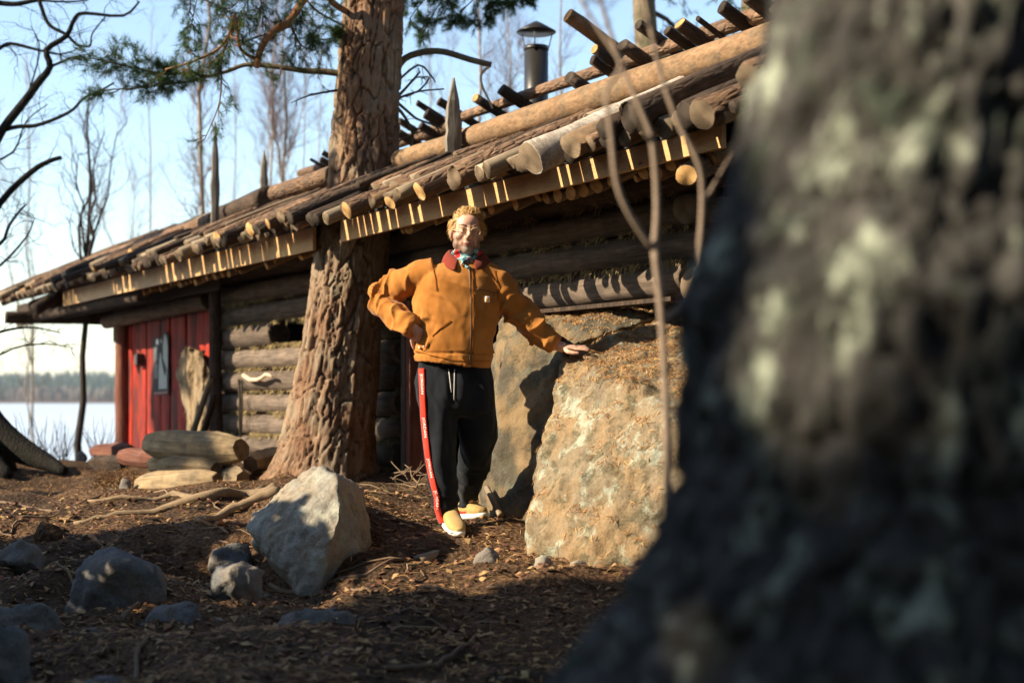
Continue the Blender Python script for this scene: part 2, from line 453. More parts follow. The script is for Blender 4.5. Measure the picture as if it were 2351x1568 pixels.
def m_lens():
    t = T('lens_glass'); g = t.n('ShaderNodeBsdfGlossy'); g.inputs['Roughness'].default_value = .03
    tr = t.n('ShaderNodeBsdfTransparent'); mx = t.n('ShaderNodeMixShader'); mx.inputs[0].default_value = .07
    t.nt.links.new(tr.outputs[0], mx.inputs[1]); t.nt.links.new(g.outputs[0], mx.inputs[2])
    o = t.n('ShaderNodeOutputMaterial'); t.nt.links.new(mx.outputs[0], o.inputs[0]); return t.mat
M_lens = m_lens()
# ------------------------------------------------------------------ ground, lake, far shore
def hash2(ix, iy, seed=0):
    h = (ix.astype(np.int64) * 374761393 + iy.astype(np.int64) * 668265263 + seed * 1442695041) & 0xffffffff
    h = ((h ^ (h >> 13)) * 1274126177) & 0xffffffff
    return ((h ^ (h >> 16)) & 0xffff) / 65535.0
def vn(x, y, seed=0):
    ix, iy = np.floor(x), np.floor(y); fx, fy = x - ix, y - iy
    fx = fx * fx * (3 - 2 * fx); fy = fy * fy * (3 - 2 * fy)
    a, b = hash2(ix, iy, seed), hash2(ix + 1, iy, seed); c, d = hash2(ix, iy + 1, seed), hash2(ix + 1, iy + 1, seed)
    return (a + (b - a) * fx) * (1 - fy) + (c + (d - c) * fx) * fy - .5
def vf(x, y, o=4, seed=0):
    r = 0; amp = 1.
    for k in range(o): r = r + amp * vn(x * 2 ** k, y * 2 ** k, seed + k); amp *= .5
    return r
CP = []
for x, y, Y in [(0, 1062, 14), (130, 1075, 13.2), (250, 1128, 10.8), (500, 1142, 10.4), (740, 1082, 10.4), (640, 1128, 9.7), (860, 1110, 9.9),
                (100, 1195, 8.4), (300, 1200, 8.3), (470, 1205, 8.1), (-150, 1200, 8.2), (560, 1215, 7.9),
                (150, 1420, 6.3), (50, 1568, 4.9), (400, 1450, 5.9), (700, 1410, 6.4), (620, 1390, 6.8), (-200, 1420, 6.2), (300, 1340, 6.9), (100, 1330, 7.0), (480, 1330, 7.1),
                (880, 1335, 6.4), (800, 1440, 5.6), (1000, 1300, 6.8), (1100, 1400, 5.9), (1200, 1568, 4.6), (800, 1568, 4.7), (1350, 1300, 6.8), (1250, 1285, 7.0),
                (1040, 1243, 7.5), (1085, 1222, 7.8), (1030, 1244, 7.45), (1060, 1250, 7.35), (1060, 1212, 7.95), (1110, 1216, 7.85), (1150, 1215, 8.0), (930, 1150, 9.0), (870, 1200, 8.3), (960, 1225, 7.8), (1010, 1100, 9.9), (1450, 1420, 5.6), (850, 1150, 8.2), (800, 1122, 8.6), (700, 1112, 8.8), (600, 1150, 8.4), (900, 1205, 7.9), (580, 1235, 7.6), (880, 1270, 7.3)]:
    p = P(x, y, Y); CP.append((p.x, p.y, p.z))
for x, y, Y in [(800, 1092, 8.1), (850, 1135, 7.9), (720, 1098, 8.3), (640, 1130, 8.1), (830, 1110, 8.4), (880, 1150, 8.2), (920, 1190, 8.0)]:
    p = P(x, y, Y); CP += [(p.x, p.y, p.z)] * 3          # needle bank behind the leaning boulder
CP += [(.5, 1.9, -.86), (-1.5, 2.0, -.98), (1.8, 3.5, -.72), (0, 0, -.95), (-4, 2, -1.0), (3.2, 6.5, -.2), (2.0, 6.2, -.62), (2.9, 8.0, .42), (4.2, 8.6, .5), (3.0, 9.5, .45),
       (-.4, 11.5, -.55), (-2.0, 13, -.58), (-3.6, 15.5, -.68), (-5.5, 16.5, -.95), (-5.5, 13, -.75), (-5.2, 10, -.72), (-8, 8, -.8), (-8, 3, -1.0), (-10, 14, -1.2),
       (2, 13, .2), (6, 12, .6), (0, 17, -.4), (8, 6, .4), (5, 1, -.4), (-2.2, 16.6, -.6), (-4.5, 19, -1.2), (1.3, 10.2, -.1), (.2, 10.2, -.5)]
CPA = np.array(CP)
def HG(x, y):
    x = np.asarray(x, float); y = np.asarray(y, float)
    sh = x.shape; xf, yf = x.ravel(), y.ravel(); out = np.empty(xf.shape)
    for i in range(0, len(xf), 20000):
        d2 = (xf[i:i + 20000, None] - CPA[None, :, 0]) ** 2 + (yf[i:i + 20000, None] - CPA[None, :, 1]) ** 2
        w = 1 / (d2 + .03) ** 1.6
        out[i:i + 20000] = (w * CPA[None, :, 2]).sum(1) / w.sum(1)
    z = out.reshape(sh)
    near = np.clip(1 - (np.hypot(x, y - 8) - 12) / 20, 0, 1)
    z = z + near * (.10 * vf(x * 1.3, y * 1.3, 3, 5) + .05 * vf(x * 5, y * 5, 3, 9) + .018 * vf(x * 22, y * 22, 2, 21))
    bank = np.clip(1 - np.abs(y - 7.1) / 1.3, 0, 1) * np.clip((-.8 - x) / .5, 0, 1)
    z = z + bank * (.11 * vf(x * 4.2, y * 4.2, 4, 61) + .02 * vf(x * 30, y * 30, 2, 66))
    # the bank drops to the lake
    dl = (y - 18.5) - np.clip(x + 3, 0, None) * 1.6
    k = np.clip(dl / 11, 0, 1); k = k * k * (3 - 2 * k)
    z = z * (1 - k) + (-4.6 + .3 * vf(x * .1, y * .1, 2, 3)) * k
    # far shore and hills
    k2 = np.clip((y - 985 - 40 * vf(x * .004, y * .004, 2, 31)) / 700, 0, 1)
    hill = -3.4 + 22 * k2 ** .8 + k2 * 9 * vf(x * .0022 + 3, y * .0016, 3, 40)
    return np.where(y > 930, np.where(k2 > 0, hill, -4.6), z)
def grow(a, b, step, far, g=1.22):
    c = list(np.arange(a, b, step)); s = step; x = c[0]
    lo = []
    while x > -far: s *= g; x -= s; lo.append(x)
    s = step; x = c[-1]; hi = []
    while x < far: s = min(s * g, 140.); x += s; hi.append(x)
    return np.array(lo[::-1] + c + hi)
gx = grow(-6.5, 3.6, .055, 2500); gy = grow(3.2, 14.5, .055, 2600)
GX, GY = np.meshgrid(gx, gy); GZ = HG(GX, GY)
nx, ny = len(gx), len(gy)
me = bpy.data.meshes.new('ground')
idx = np.arange(nx * ny).reshape(ny, nx)
fc = np.stack([idx[:-1, :-1], idx[:-1, 1:], idx[1:, 1:], idx[1:, :-1]], -1).reshape(-1, 4)
me.from_pydata(np.stack([GX, GY, GZ], -1).reshape(-1, 3).tolist(), [], fc.tolist())
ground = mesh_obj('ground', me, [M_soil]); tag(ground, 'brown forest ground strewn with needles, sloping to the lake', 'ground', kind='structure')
def H1(x, y): return float(HG(np.array([x]), np.array([y]))[0])

mb = MB(); mb.add([(-2600, 17, -3.2), (2600, 17, -3.2), (2600, 1150, -3.2), (-2600, 1150, -3.2)], [(0, 1, 2, 3)])
tag(mb.build('lake', [M_ice], smooth=False), 'frozen pale lake below the wooded far shore', 'lake', kind='structure')

def far_forest(name, mat, n, y0, y1, h0, h1, wr, label, bare=False, seed=3):
    rr = np.random.RandomState(seed); v = []; f = []
    X = rr.uniform(-900, 700, n); Y = y0 + (y1 - y0) * rr.rand(n) ** 1.3
    Z = HG(X, Y)
    for x, y, z in zip(X, Y, Z):
        if z < -3.35: continue
        h = rr.uniform(h0, h1); w = h * wr * rr.uniform(.7, 1.3); b = len(v); k = 5; a0 = rr.rand() * 6
        if bare:
            lv = [(0., .12), (.45, .55), (.8, .8), (1., .25)]
        else:
            lv = [(0.02, .2), (.18, 1.), (.5, .62), (.8, .3), (1., .02)]
        for t, r in lv:
            for j in range(k):
                a = a0 + j * 2 * math.pi / k; q = r * w * rr.uniform(.75, 1.2)
                v.append((x + q * math.cos(a), y + q * math.sin(a), z - .4 + h * t))
        for l in range(len(lv) - 1):
            for j in range(k):
                f.append((b + l * k + j, b + l * k + (j + 1) % k, b + (l + 1) * k + (j + 1) % k, b + (l + 1) * k + j))
    me = bpy.data.meshes.new(name); me.from_pydata(v, [], f)
    o = mesh_obj(name, me, [mat], None, False); tag(o, label, 'forest', kind='stuff')
far_forest('far_conifer_forest', M_farconifer, 5200, 1010, 1750, 8, 15, .17, 'far off dark conifer forest covering the hills across the lake')
far_forest('far_bare_wood', M_farbirch, 1500, 992, 1015, 6, 12, .16, 'strip of bare grey brown trees along the far lake shore', True, 5)
# ------------------------------------------------------------------ logs
def log(name, p0, p1, r0, r1, mats, parent=None, sides=14, rough=.05, bend=.012, seed=None, hew=0, cone=0., oval=1.):
    """one log in its own frame: local Z runs along it, so bark grain follows the wood"""
    p0, p1 = Vector(p0), Vector(p1); ax = p1 - p0; L = ax.length
    sd = rng.random() * 100 if seed is None else seed
    n = max(5 if not hew else 9, min(26, int(L / .14) + 2)); v = []; f = []; m = []
    ph1, ph2 = rng.random() * 6, rng.random() * 6
    knots = [(rng.uniform(.08, .92) * L, rng.uniform(0, 6.28), rng.uniform(.1, .22)) for _ in range(int(L * 1.6))]
    if hew: sides = hew
    for i in range(n):
        t = i / (n - 1); z = t * L; r = r0 + (r1 - r0) * t
        if cone: r *= 1 - cone * max(0., 1 - min(z, L - z) / (.16 * L + .03)) ** 1.3
        bx = bend * math.sin(t * 3.1 + ph1) * L * .35; by = bend * math.sin(t * 4.4 + ph2) * L * .35
        for k in range(sides):
            a = 2 * math.pi * k / sides; ca, sa = math.cos(a), math.sin(a)
            d = 1 + rough * 1.6 * noise.noise(Vector((ca * 1.3 + sd, sa * 1.3, z * 2.2))) + rough * noise.noise(Vector((ca * 3 + sd, sa * 3, z * 9)))
            for kz, ka, kh in knots:
                dz = (z - kz) / .07; da = math.atan2(math.sin(a - ka), math.cos(a - ka)) / .4
                e = dz * dz + da * da
                if e < 4: d += kh * math.exp(-e)
            v.append((bx + ca * r * d, by + sa * r * d * oval, z))
    for i in range(n - 1):
        for k in range(sides):
            k2 = (k + 1) % sides; f.append((i * sides + k, i * sides + k2, (i + 1) * sides + k2, (i + 1) * sides + k)); m.append(0)
    for e, (base, zz) in enumerate(((0, 0.), ((n - 1) * sides, L))):
        ring = [v[base + k] for k in range(sides)]; cx = sum(q[0] for q in ring) / sides; cy = sum(q[1] for q in ring) / sides
        b = len(v); sgn = -1 if e == 0 else 1
        tilt = rng.uniform(-.25, .25); tilt2 = rng.uniform(-.25, .25)
        for q in ring: v.append((cx + (q[0] - cx) * .93, cy + (q[1] - cy) * .93, zz + sgn * .006 + (q[0] - cx) * tilt + (q[1] - cy) * tilt2))
        v.append((cx, cy, zz + sgn * .007)); c = len(v) - 1
        for k in range(sides):
            k2 = (k + 1) % sides
            if e == 0: f += [(base + k2, base + k, b + k, b + k2), (b + k2, b + k, c)]
            else: f += [(base + k, base + k2, b + k2, b + k), (b + k, b + k2, c)]
            m += [0, 1]
    me = bpy.data.meshes.new(name); me.from_pydata(v, [], f); me.polygons.foreach_set('material_index', m)
    u, w = frame(ax); tz = ax.normalized()
    mw = Matrix(((u.x, w.x, tz.x, p0.x), (u.y, w.y, tz.y, p0.y), (u.z, w.z, tz.z, p0.z), (0, 0, 0, 1)))
    if mw.determinant() < 0: mw = Matrix(((w.x, u.x, tz.x, p0.x), (w.y, u.y, tz.y, p0.y), (w.z, u.z, tz.z, p0.z), (0, 0, 0, 1)))
    return mesh_obj(name, me, list(mats), parent, not hew, mw)

# ------------------------------------------------------------------ the cabin
s_re, s_le = SQ(1800, 4.0), SQ(18, 4.0)
s_l, s_r = SQ(268, 4.9), SQ(1600, 4.9)          # far (lake) end and near end of the front wall
QW, QB = 4.9, 8.0                                # front wall, back wall
cabin = empty('log_cabin', C((s_l + s_r) / 2, 6.2, -.6), 'dark log cabin with a log covered roof and red boarded end', 'cabin')
EV, SL = 1.25, .45                               # height of the roof logs at q=4, roof pitch
def zr(q): return EV + SL * (q - 4.0) if q <= 6.0 else EV + SL * 2.0 - SL * (q - 6.0)
WL = (M_wall_log, M_end_dark)
def row(x0, x1, z, r, q=QW, mats=WL, ext0=0., ext1=0.):
    a, b = SQ(x0, q) + ext0, SQ(x1, q) - ext1
    return log('wall_log', C(a, q + rng.uniform(-.025, .025), z), C(b, q + rng.uniform(-.025, .025), z + rng.uniform(-.012, .012)), r * rng.uniform(.86, 1.0), r * rng.uniform(.9, 1.03), mats, cabin, 18, .045, .004)
for z, r in ((-.62, .1), (-.43, .098), (-.235, .1), (-.035, .1), (.165, .105), (.36, .098)):
    row(508 + rng.uniform(-4, 8), 930 + rng.uniform(-4, 6), z, r)
row(510, 643, .57, .115); row(752, 930, .57, .105)
row(530, 1080, .785, .092); row(505, 1080, .985, .098); row(505, 1080, 1.185, .095)
row(1128, 1585, .645, .105, 4.88, (M_wall_log, M_end_grey)); row(1120, 1640, .84, .098, QW, (M_wall_log, M_end_grey)); row(1078, 1600, 1.03, .095); row(1078, 1660, 1.215, .09)
mb = MB()                                        # thin sill board under the near wall logs
a, b = C(SQ(1180, 4.8), 4.8, .535), C(SQ(1560, 4.8), 4.8, .535)
mb.box((a + b) / 2, (b - a) / 2, NV * .06, (0, 0, .012)); mb.build('sill_board', [M_dark_log], cabin, False)
# door frame beside the notched log ends, inside it is dark
for x in (944, 956):
    mb = MB(); p = C(SQ(x, 4.86), 4.86, .05); mb.box(p, DV * .03, NV * .07, (0, 0, .66)); mb.build('door_jamb', [M_redlog if x > 950 else M_wall_log], cabin, False)
# end, back and inner walls
for z in np.arange(-.6, 1.3, .2):
    for s in (s_r + .1, s_l):
        log('wall_log', C(s, QW + .1, z + .1), C(s, QB, z + .1), .1, .1, WL, cabin, 10, .04, .004)
    log('wall_log', C(s_l, QB, z), C(s_r, QB, z), .1, .1, WL, cabin, 8, .03, .003)
def panel(x0, x1, q, z0, z1, name='inner_boards'):
    mb = MB(); a, b = C(SQ(x0, q), q, (z0 + z1) / 2), C(SQ(x1, q), q, (z0 + z1) / 2)
    mb.box((a + b) / 2, (b - a) / 2, NV * .012, (0, 0, (z1 - z0) / 2)); mb.build(name, [M_deck], cabin, False)
panel(508, 926, 5.03, -.7, .47); panel(508, 1600, 5.04, .7, 1.62); panel(1135, 1590, 5.03, .5, .7); panel(262, 508, 5.12, .7, 1.62)
for s in (s_r - .05, s_l - .12):
    mb = MB(); mb.add([C(s + e, q, z) for e in (-.012, .012) for q, z in ((5.06, -.7), (7.95, -.7), (7.95, 1.15), (6.0, 2.0), (5.06, 1.58))], [(0, 1, 2, 3, 4), (9, 8, 7, 6, 5)] + [(i, i + 5, (i + 1) % 5 + 5, (i + 1) % 5) for i in range(5)]); mb.build('gable_boards', [M_deck], cabin, False)
mb = MB(); a, b = C(s_l, 7.85, .25), C(s_r, 7.85, .25); mb.box((a + b) / 2, (b - a) / 2, NV * .012, (0, 0, .95)); mb.build('inner_boards', [M_deck], cabin, False)
mb = MB(); s = s_le - .22; mb.add([C(s + e, q, z) for e in (-.012, .012) for q, z in ((4.2, 1.0), (7.9, 1.0), (7.9, 1.18), (6.0, 2.0), (4.2, 1.2))], [(0, 1, 2, 3, 4), (9, 8, 7, 6, 5)] + [(i, i + 5, (i + 1) % 5 + 5, (i + 1) % 5) for i in range(5)]); mb.build('gable_boards', [M_dark_log], cabin, False)
panel(40, 505, 4.6, 1.0, 1.3, 'soffit_board')
# log ends that cross at the near corner
for x, y, q, r in ((1592, 655, 4.75, .105), (1575, 480, 4.72, .09), (1640, 590, 4.7, .075)):
    p = CI(x, y, q); log('corner_log', p, p - NV * 1.1, r * .95, r, (M_wall_log, M_end_grey), cabin, 16, .05, .004)
# red boarded part
x = 290.
q_b = 4.98; s = SQ(290, q_b); s_end = SQ(486, q_b); zb, zt = -.72, .95
while s > s_end:
    w = rng.uniform(.24, .31); off = rng.uniform(-.012, .014); n = 14; mb = MB(); vs = []
    e0 = rng.random() * 50
    for i in range(n):
        z = zb + (zt - zb) * i / (n - 1)
        for u_, d_ in ((0, .0), (0.012, .022), (w * .3, .03), (w * .7, .03), (w - .012, .022), (w - .004, 0.)):
            jit = .010 * noise.noise(Vector((e0 + u_ * 3, z * 2.5, 0)))
            vs.append(C(s - u_ - jit, q_b - d_ - off - .006 * noise.noise(Vector((e0, z * 3, u_ * 20))), z))
    fs = [(i * 6 + k, i * 6 + k + 1, (i + 1) * 6 + k + 1, (i + 1) * 6 + k) for i in range(n - 1) for k in range(5)]
    fs += [(0, 6 * (n - 1), 6 * (n - 1) + 5, 5)]
    mb.add(vs, fs); mb.build('red_board', [M_red], cabin, False)
    s -= w
mb = MB(); a, b = C(SQ(275, q_b + .05), q_b + .06, .1), C(SQ(505, q_b + .05), q_b + .06, .1)
mb.box((a + b) / 2, (b - a) / 2, NV * .02, (0, 0, .85)); mb.build('board_backing', [M_deck], cabin, False)
log('corner_post', CI(281, 1048, 4.9), CI(281, 728, 4.9), .085, .08, (M_redlog, M_end_dark), cabin, 14, .03, .004)
log('corner_post', CI(497, 1010, 4.72), CI(492, 640, 4.72), .062, .055, (M_dark_log, M_end_dark), cabin, 12, .05, .006)
log('top_plate', CI(245, 738, 4.86), CI(480, 692, 4.86), .085, .09, WL, cabin, 14, .04, .006)
log('top_plate', C(SQ(255, 4.8), 4.84, 1.13), C(SQ(500, 4.84), 4.84, 1.12), .09, .09, (M_dark_log, M_end_dark), cabin, 12, .04, .006)
# fascia boards
def board(x0, y0, x1, y1, q, hgt, name='fascia_board'):
    a, b = CI(x0, y0, q), CI(x1, y1, q); me = MB(); ax = (b - a) / 2
    me.box(Vector((0, 0, 0)), (ax.length, 0, 0), (0, .013, 0), (0, 0, hgt / 2))
    u = ax.normalized(); w = Vector((0, 0, 1)).cross(u).normalized(); k = u.cross(w); c = (a + b) / 2 + Vector((0, 0, hgt / 2))
    mw = Matrix(((u.x, w.x, k.x, c.x), (u.y, w.y, k.y, c.y), (u.z, w.z, k.z, c.z), (0, 0, 0, 1)))
    mesh_obj(name, me.mesh(), [M_plank], cabin, False, mw)
board(148, 703, 722, 574, 4.18, .165); board(786, 556, 1662, 340, 4.18, .155)
# small ceiling poles whose cut ends show under the fascia
def fasc_z(x): return (CI(x, 556 - .247 * (x - 786), 4.18) if x > 760 else CI(x, 703 - .225 * (x - 148), 4.18)).z
x = 330.
while x < 1640:
    px_m = 3265 / C(SQ(x, 4.3), 4.3, 0).y
    gap = 725 < x < 905 or (560 < x < 600) or 1080 < x < 1110
    r = rng.uniform(.018, .042) if x < 900 else rng.uniform(.020, .05)
    if not gap and rng.random() < .82:
        q0 = 4.24 + rng.uniform(0, .05); z0 = fasc_z(x) - rng.uniform(.0, .03) + .006
        s = SQ(x, q0)
        log('ceiling_pole', C(s, q0, z0), C(s, 5.3, z0 + SL * (5.3 - q0)), r, r * .9, (M_smooth_log, M_end_fresh), cabin, 9, .08, .006)
    x += (r * 1.55 + (.10 if rng.random() < .12 else .0)) * px_m * .92 + 3
# roof deck, membrane
def sheet(name, q0, q1, dz, mat, n=1, th=.02):
    mb = MB(); pts = [(q0, zr(q0) + dz), (q1, zr(q1) + dz)]
    vs = []
    for s in (s_le, s_re):
        for q, z in pts: vs += [C(s, q, z), C(s, q, z - th)]
    mb.add(vs, [(0, 2, 6, 4), (1, 5, 7, 3), (0, 4, 5, 1), (2, 3, 7, 6), (0, 1, 3, 2), (4, 6, 7, 5)])
    mb.build(name, [mat], cabin, False)
sheet('roof_membrane', 4.16, 6.0, -.075, M_membrane); sheet('roof_membrane', 6.0, 8.6, -.075, M_membrane)
sheet('ceiling_boards', 4.34, 6.0, -.19, M_deck)
# eave edge of the membrane hanging behind the logs in tatters
# pine trunk goes up through the eave between two fascia boards
TRX = (735, 905)
s_t0, s_t1 = SQ(722, 4.3), SQ(930, 4.5)
def roof_log(s, q0, q1, r, lift, mats, sides=11, rough=.06, skew=0., bend=.010):
    z0, z1 = zr(q0) + lift, zr(q1) + lift + rng.uniform(-.01, .02)
    return log('roof_log', C(s, q0, z0), C(s + skew, q1, z1), r, r * rng.uniform(.72, 1.0), mats, cabin, sides, rough, bend)
kinds = [(M_bark_log, M_end_grey), (M_bark_log, M_end_fresh), (M_smooth_log, M_end_grey), (M_grey_log, M_end_grey), (M_dark_log, M_end_dark), (M_bark_log, M_end_grey)]
s = s_re
while s < s_le:                                   # under layer: thin poles almost touching
    r = rng.uniform(.030, .052)
    q0 = rng.uniform(3.85, 3.97)
    trunk = s_t1 < s < s_t0
    if trunk and s > s_t1 + .25: q0 = rng.uniform(3.86, 3.95)
    roof_log(s, q0, 6.05 if not trunk else 4.28, r, .0, kinds[rng.choice((0, 3, 3, 4, 4, 5))], 9, .11, rng.uniform(.22, .34) if not trunk else .05, .018)
    s += r * 1.9 + rng.choice((.004, .008, .018, .03, .045))
# upper layer: the stouter logs whose cut ends show along the eave
ends = [(1720, 150, .07, 0), (1610, 262, .075, 0), (1575, 268, .06, 4), (1450, 275, .075, 4), (1385, 298, .045, 4), (1315, 335, .062, 2), (1218, 360, .082, 9), (1120, 388, .05, 3), (1100, 396, .045, 3),
        (1046, 410, .068, 0), (962, 436, .062, 1), (897, 470, .042, 1), (910, 445, .04, 3), (855, 463, .042, 2), (798, 483, .06, 1)]
for x, y, r, k in ends:
    q0 = 3.80 if k != 9 else 3.74
    mats = (M_birch_log, M_end_grey) if k == 9 else kinds[k]
    s = SQ(x, q0); lift = CI(x, y, q0).z - zr(q0)
    lift = min(max(lift, .0), .12)
    q1 = rng.uniform(5.4, 6.0)
    if x in (897, 855, 798, 910): q1 = 4.28 if x < 880 else 5.2
    roof_log(s, q0, q1, r * rng.uniform(.9, 1.08), lift, mats, 16, .09, rng.uniform(-.07, .07), .014)
s = SQ(690, 3.9)
while s < s_le + .05:
    r = rng.uniform(.03, .06); q0 = rng.uniform(3.78, 4.08)
    roof_log(s, q0, rng.uniform(5.2, 6.0), r, rng.uniform(.04, .085), kinds[rng.choice((0, 0, 1, 3, 4, 4))], 12, .11, rng.uniform(-.08, .14), .018)
    s += rng.uniform(.08, .2)
s = s_re                                          # more logs higher up the slope, ends hidden
while s < s_le:
    r = rng.uniform(.035, .06)
    if not (s_t1 - .1 < s < s_t0 + .15): roof_log(s, rng.uniform(4.0, 4.5), rng.uniform(5.6, 6.05), r, rng.uniform(.02, .05), kinds[rng.choice((0, 0, 3, 3, 4))], 11, .12, rng.uniform(-.12, .12), .02)
    s += rng.uniform(.12, .22)
for i in range(70):                               # thin sticks and split pieces strewn over the logs
    s = rng.uniform(s_re, s_le)
    if s_t1 - .1 < s < s_t0 + .2: continue
    q0 = rng.uniform(3.9, 4.75)
    roof_log(s, q0, min(5.9, q0 + rng.uniform(.5, 1.6)), rng.uniform(.014, .03), rng.uniform(.075, .11), kinds[rng.choice((0, 3, 4, 4, 5))], 7, .14, rng.uniform(-.15, .3), .04)
# split billets and bark strips at the left eave
for i in range(16):
    s = rng.uniform(SQ(480, 4), s_le + .1); q0 = rng.uniform(3.72, 4.3)
    roof_log(s, q0, q0 + rng.uniform(.5, 1.3), rng.uniform(.02, .045), rng.uniform(.08, .12), kinds[rng.choice((1, 3, 4))], 7, .12, rng.uniform(-.3, .35), .03)
log('roof_log', CI(80, 712, 3.85), CI(150, 670, 4.3), .07, .06, (M_dark_log, M_end_dark), cabin, 12)
log('tie_beam', C(s_le - .15, 3.95, 1.0), C(s_le - .15, 6.6, 1.03), .075, .075, (M_dark_log, M_end_dark), cabin, 12, .05, .004)
log('eave_purlin', C(s_le + .05, 4.3, 1.03), C(SQ(330, 4.3), 4.3, 1.0), .06, .06, (M_dark_log, M_end_dark), cabin, 10, .05, .006)
log('eave_purlin', C(s_re, 5.0, 1.42), C(s_le, 5.0, 1.42), .07, .07, (M_dark_log, M_end_dark), cabin, 10, .05, .001)
log('rafter_end', CI(1578, 405, 4.05), CI(1720, 330, 4.9), .05, .06, (M_bark_log, M_end_fresh), cabin, 14)
# weight logs lying along the roof, held by pointed stakes
QL = 4.72
def wlog(x0, y0, x1, y1, r0, r1, mats, q=QL):
    return log('weight_log', CI(x0, y0, q), CI(x1, y1, q), r0, r1, mats, cabin, 18, .05, .005)
wlog(1074, 318, 1800, 84, .075, .088, (M_smooth_log, M_end_grey)); wlog(918, 368, 1078, 320, .07, .066, (M_smooth_log, M_end_grey), 4.70)
wlog(203, 602, 492, 505, .058, .075, (M_bark_log, M_end_grey)); wlog(503, 497, 615, 452, .085, .095, (M_dark_log, M_end_dark), 4.66); wlog(608, 452, 762, 402, .07, .072, (M_bark_log, M_end_grey))
def stake(x, y0, y1, w, q):
    top, bot = CI(x, y0, q), CI(x, y1, q); px = FPX / top.y; hw = w / px / 2; mb = MB(); n = 12; vs = []
    for i in range(n):
        t = i / (n - 1); z = bot.z + (top.z - bot.z) * t
        k = hw * (1.0 if t < .45 else max(.08, 1 - ((t - .45) / .55) ** 1.6)) * (.9 + .25 * noise.noise(Vector((x, t * 6, 0))) + .1 * t)
        c = Vector((bot.x + .006 * noise.noise(Vector((x, t * 4, 3))), bot.y, z)); th = .024 * (1 if t < .8 else .6)
        ux = Vector((.93, .36, 0)); uy = Vector((-.36, .93, 0))
        for a, b in ((-k, -th), (0, -th * 1.3), (k, -th), (k, th), (-k, th)): vs.append(c + ux * a + uy * b)
    fs = [(i * 5 + j, i * 5 + (j + 1) % 5, (i + 1) * 5 + (j + 1) % 5, (i + 1) * 5 + j) for i in range(n - 1) for j in range(5)] + [(4, 3, 2, 1, 0), tuple((n - 1) * 5 + j for j in range(5))]
    mb.add(vs, fs); return mb.build('roof_stake', [M_stake], cabin, False)
stake(1041, 180, 372, 36, 4.58); stake(494, 280, 545, 19, 4.5); stake(606, 345, 470, 18, 4.85)
# ridge pole and the ends of the far slope's logs standing above the ridge
log('ridge_pole', CI(1030, 278, 5.75), CI(1800, 18, 5.75), .04, .05, (M_bark_log, M_end_grey), cabin, 12, .07, .004)
log('ridge_pole', CI(690, 398, 5.75), CI(1040, 290, 5.72), .045, .05, (M_bark_log, M_end_grey), cabin, 12, .07, .004)
for x, y, r in ((1304, 36, .048), (1466, 58, .036), (1430, 103, .045), (1532, 72, .033), (1562, 56, .045), (1604, 44, .018), (1658, 18, .042), (1720, -10, .055), (1366, 113, .035), (1360, 138, .032), (1308, 178, .045),
                (1152, 207, .045), (1092, 226, .036), (1008, 232, .034), (958, 238, .026), (978, 262, .045), (965, 290, .035), (918, 278, .03), (915, 305, .038), (742, 352, .028), (714, 366, .016), (738, 366, .03), (1780, 20, .04)):
    q = 5.55 if x != 1304 else 5.35
    p = CI(x, y, q); e = p - NV * 1.5; e.z -= SL * 1.5
    log('ridge_log_end', p, e, r, r * 1.05, (M_dark_log if r != .048 else M_smooth_log, M_end_fresh if x in (1092, 1366, 1562) else M_end_dark), cabin, 12, .05, .006)
# chimney
ch = CI(1231, 200, 6.35); rr_ = .1
mb = MB(); zt = CI(1231, 108, 6.35).z; mb.tube([(ch.x, ch.y, 1.95), (ch.x, ch.y, zt - .03)], rr_, 40); chim = mb.build('chimney', [M_metal], cabin)
mb = MB(); mb.tube([(ch.x, ch.y, zt - .034), (ch.x, ch.y, zt - .02), (ch.x, ch.y, zt)], [rr_ * 1.04, rr_ * 1.06, rr_ * 1.03], 40); mb.build('collar', [M_metal], chim)
zc = CI(1231, 76, 6.35).z; mb = MB(); n = 40
prof = [(.162, zc), (.164, zc + .006), (.05, zc + .075), (.012, zc + .095), (.006, zc + .096)]
for i, (r, z) in enumerate(prof):
    pass
mb.tube([(ch.x, ch.y, z) for r, z in prof], [r for r, z in prof], 40); mb.build('rain_cap', [M_metal], chim)
for a in (0.4, 2.5, 4.6):
    mb = MB(); ca, sa = math.cos(a), math.sin(a)
    mb.tube([(ch.x + ca * .10, ch.y + sa * .10, zt - .05), (ch.x + ca * .145, ch.y + sa * .145, zc + .006)], .005, 6); mb.build('cap_strut', [M_metal], chim)
# moss stuffed between the wall logs
def moss_clump(mb, p, n, ln, spread):
    for i in range(n):
        b = p + DV * rng.uniform(-spread, spread) + NV * rng.uniform(-.01, .03) + Vector((0, 0, rng.uniform(-.012, .015)))
        d = (NV * rng.uniform(.2, 1.) + DV * rng.uniform(-.7, .7) + Vector((0, 0, rng.uniform(-1.1, .35)))).normalized()
        l = ln * rng.uniform(.4, 1.2); m = b + d * l * .5; e = m + (d + Vector((0, 0, -.7))).normalized() * l * .5
        w = DV * rng.uniform(.0025, .006)
        mb.add([b - w, b + w, m + w, m - w, e], [(0, 1, 2, 3), (3, 2, 4)])
moss_y = MB()
for z in (-.53, -.33, -.13, .065, .265, .465):
    for s in np.arange(SQ(930, QW), SQ(512, QW), .035):
        if noise.noise(Vector((s * 2.2, z * 9, 1))) > -.12 and rng.random() < .7: moss_clump(moss_y, C(s, QW - .045, z + .01), 14, rng.uniform(.025, .075), .03)
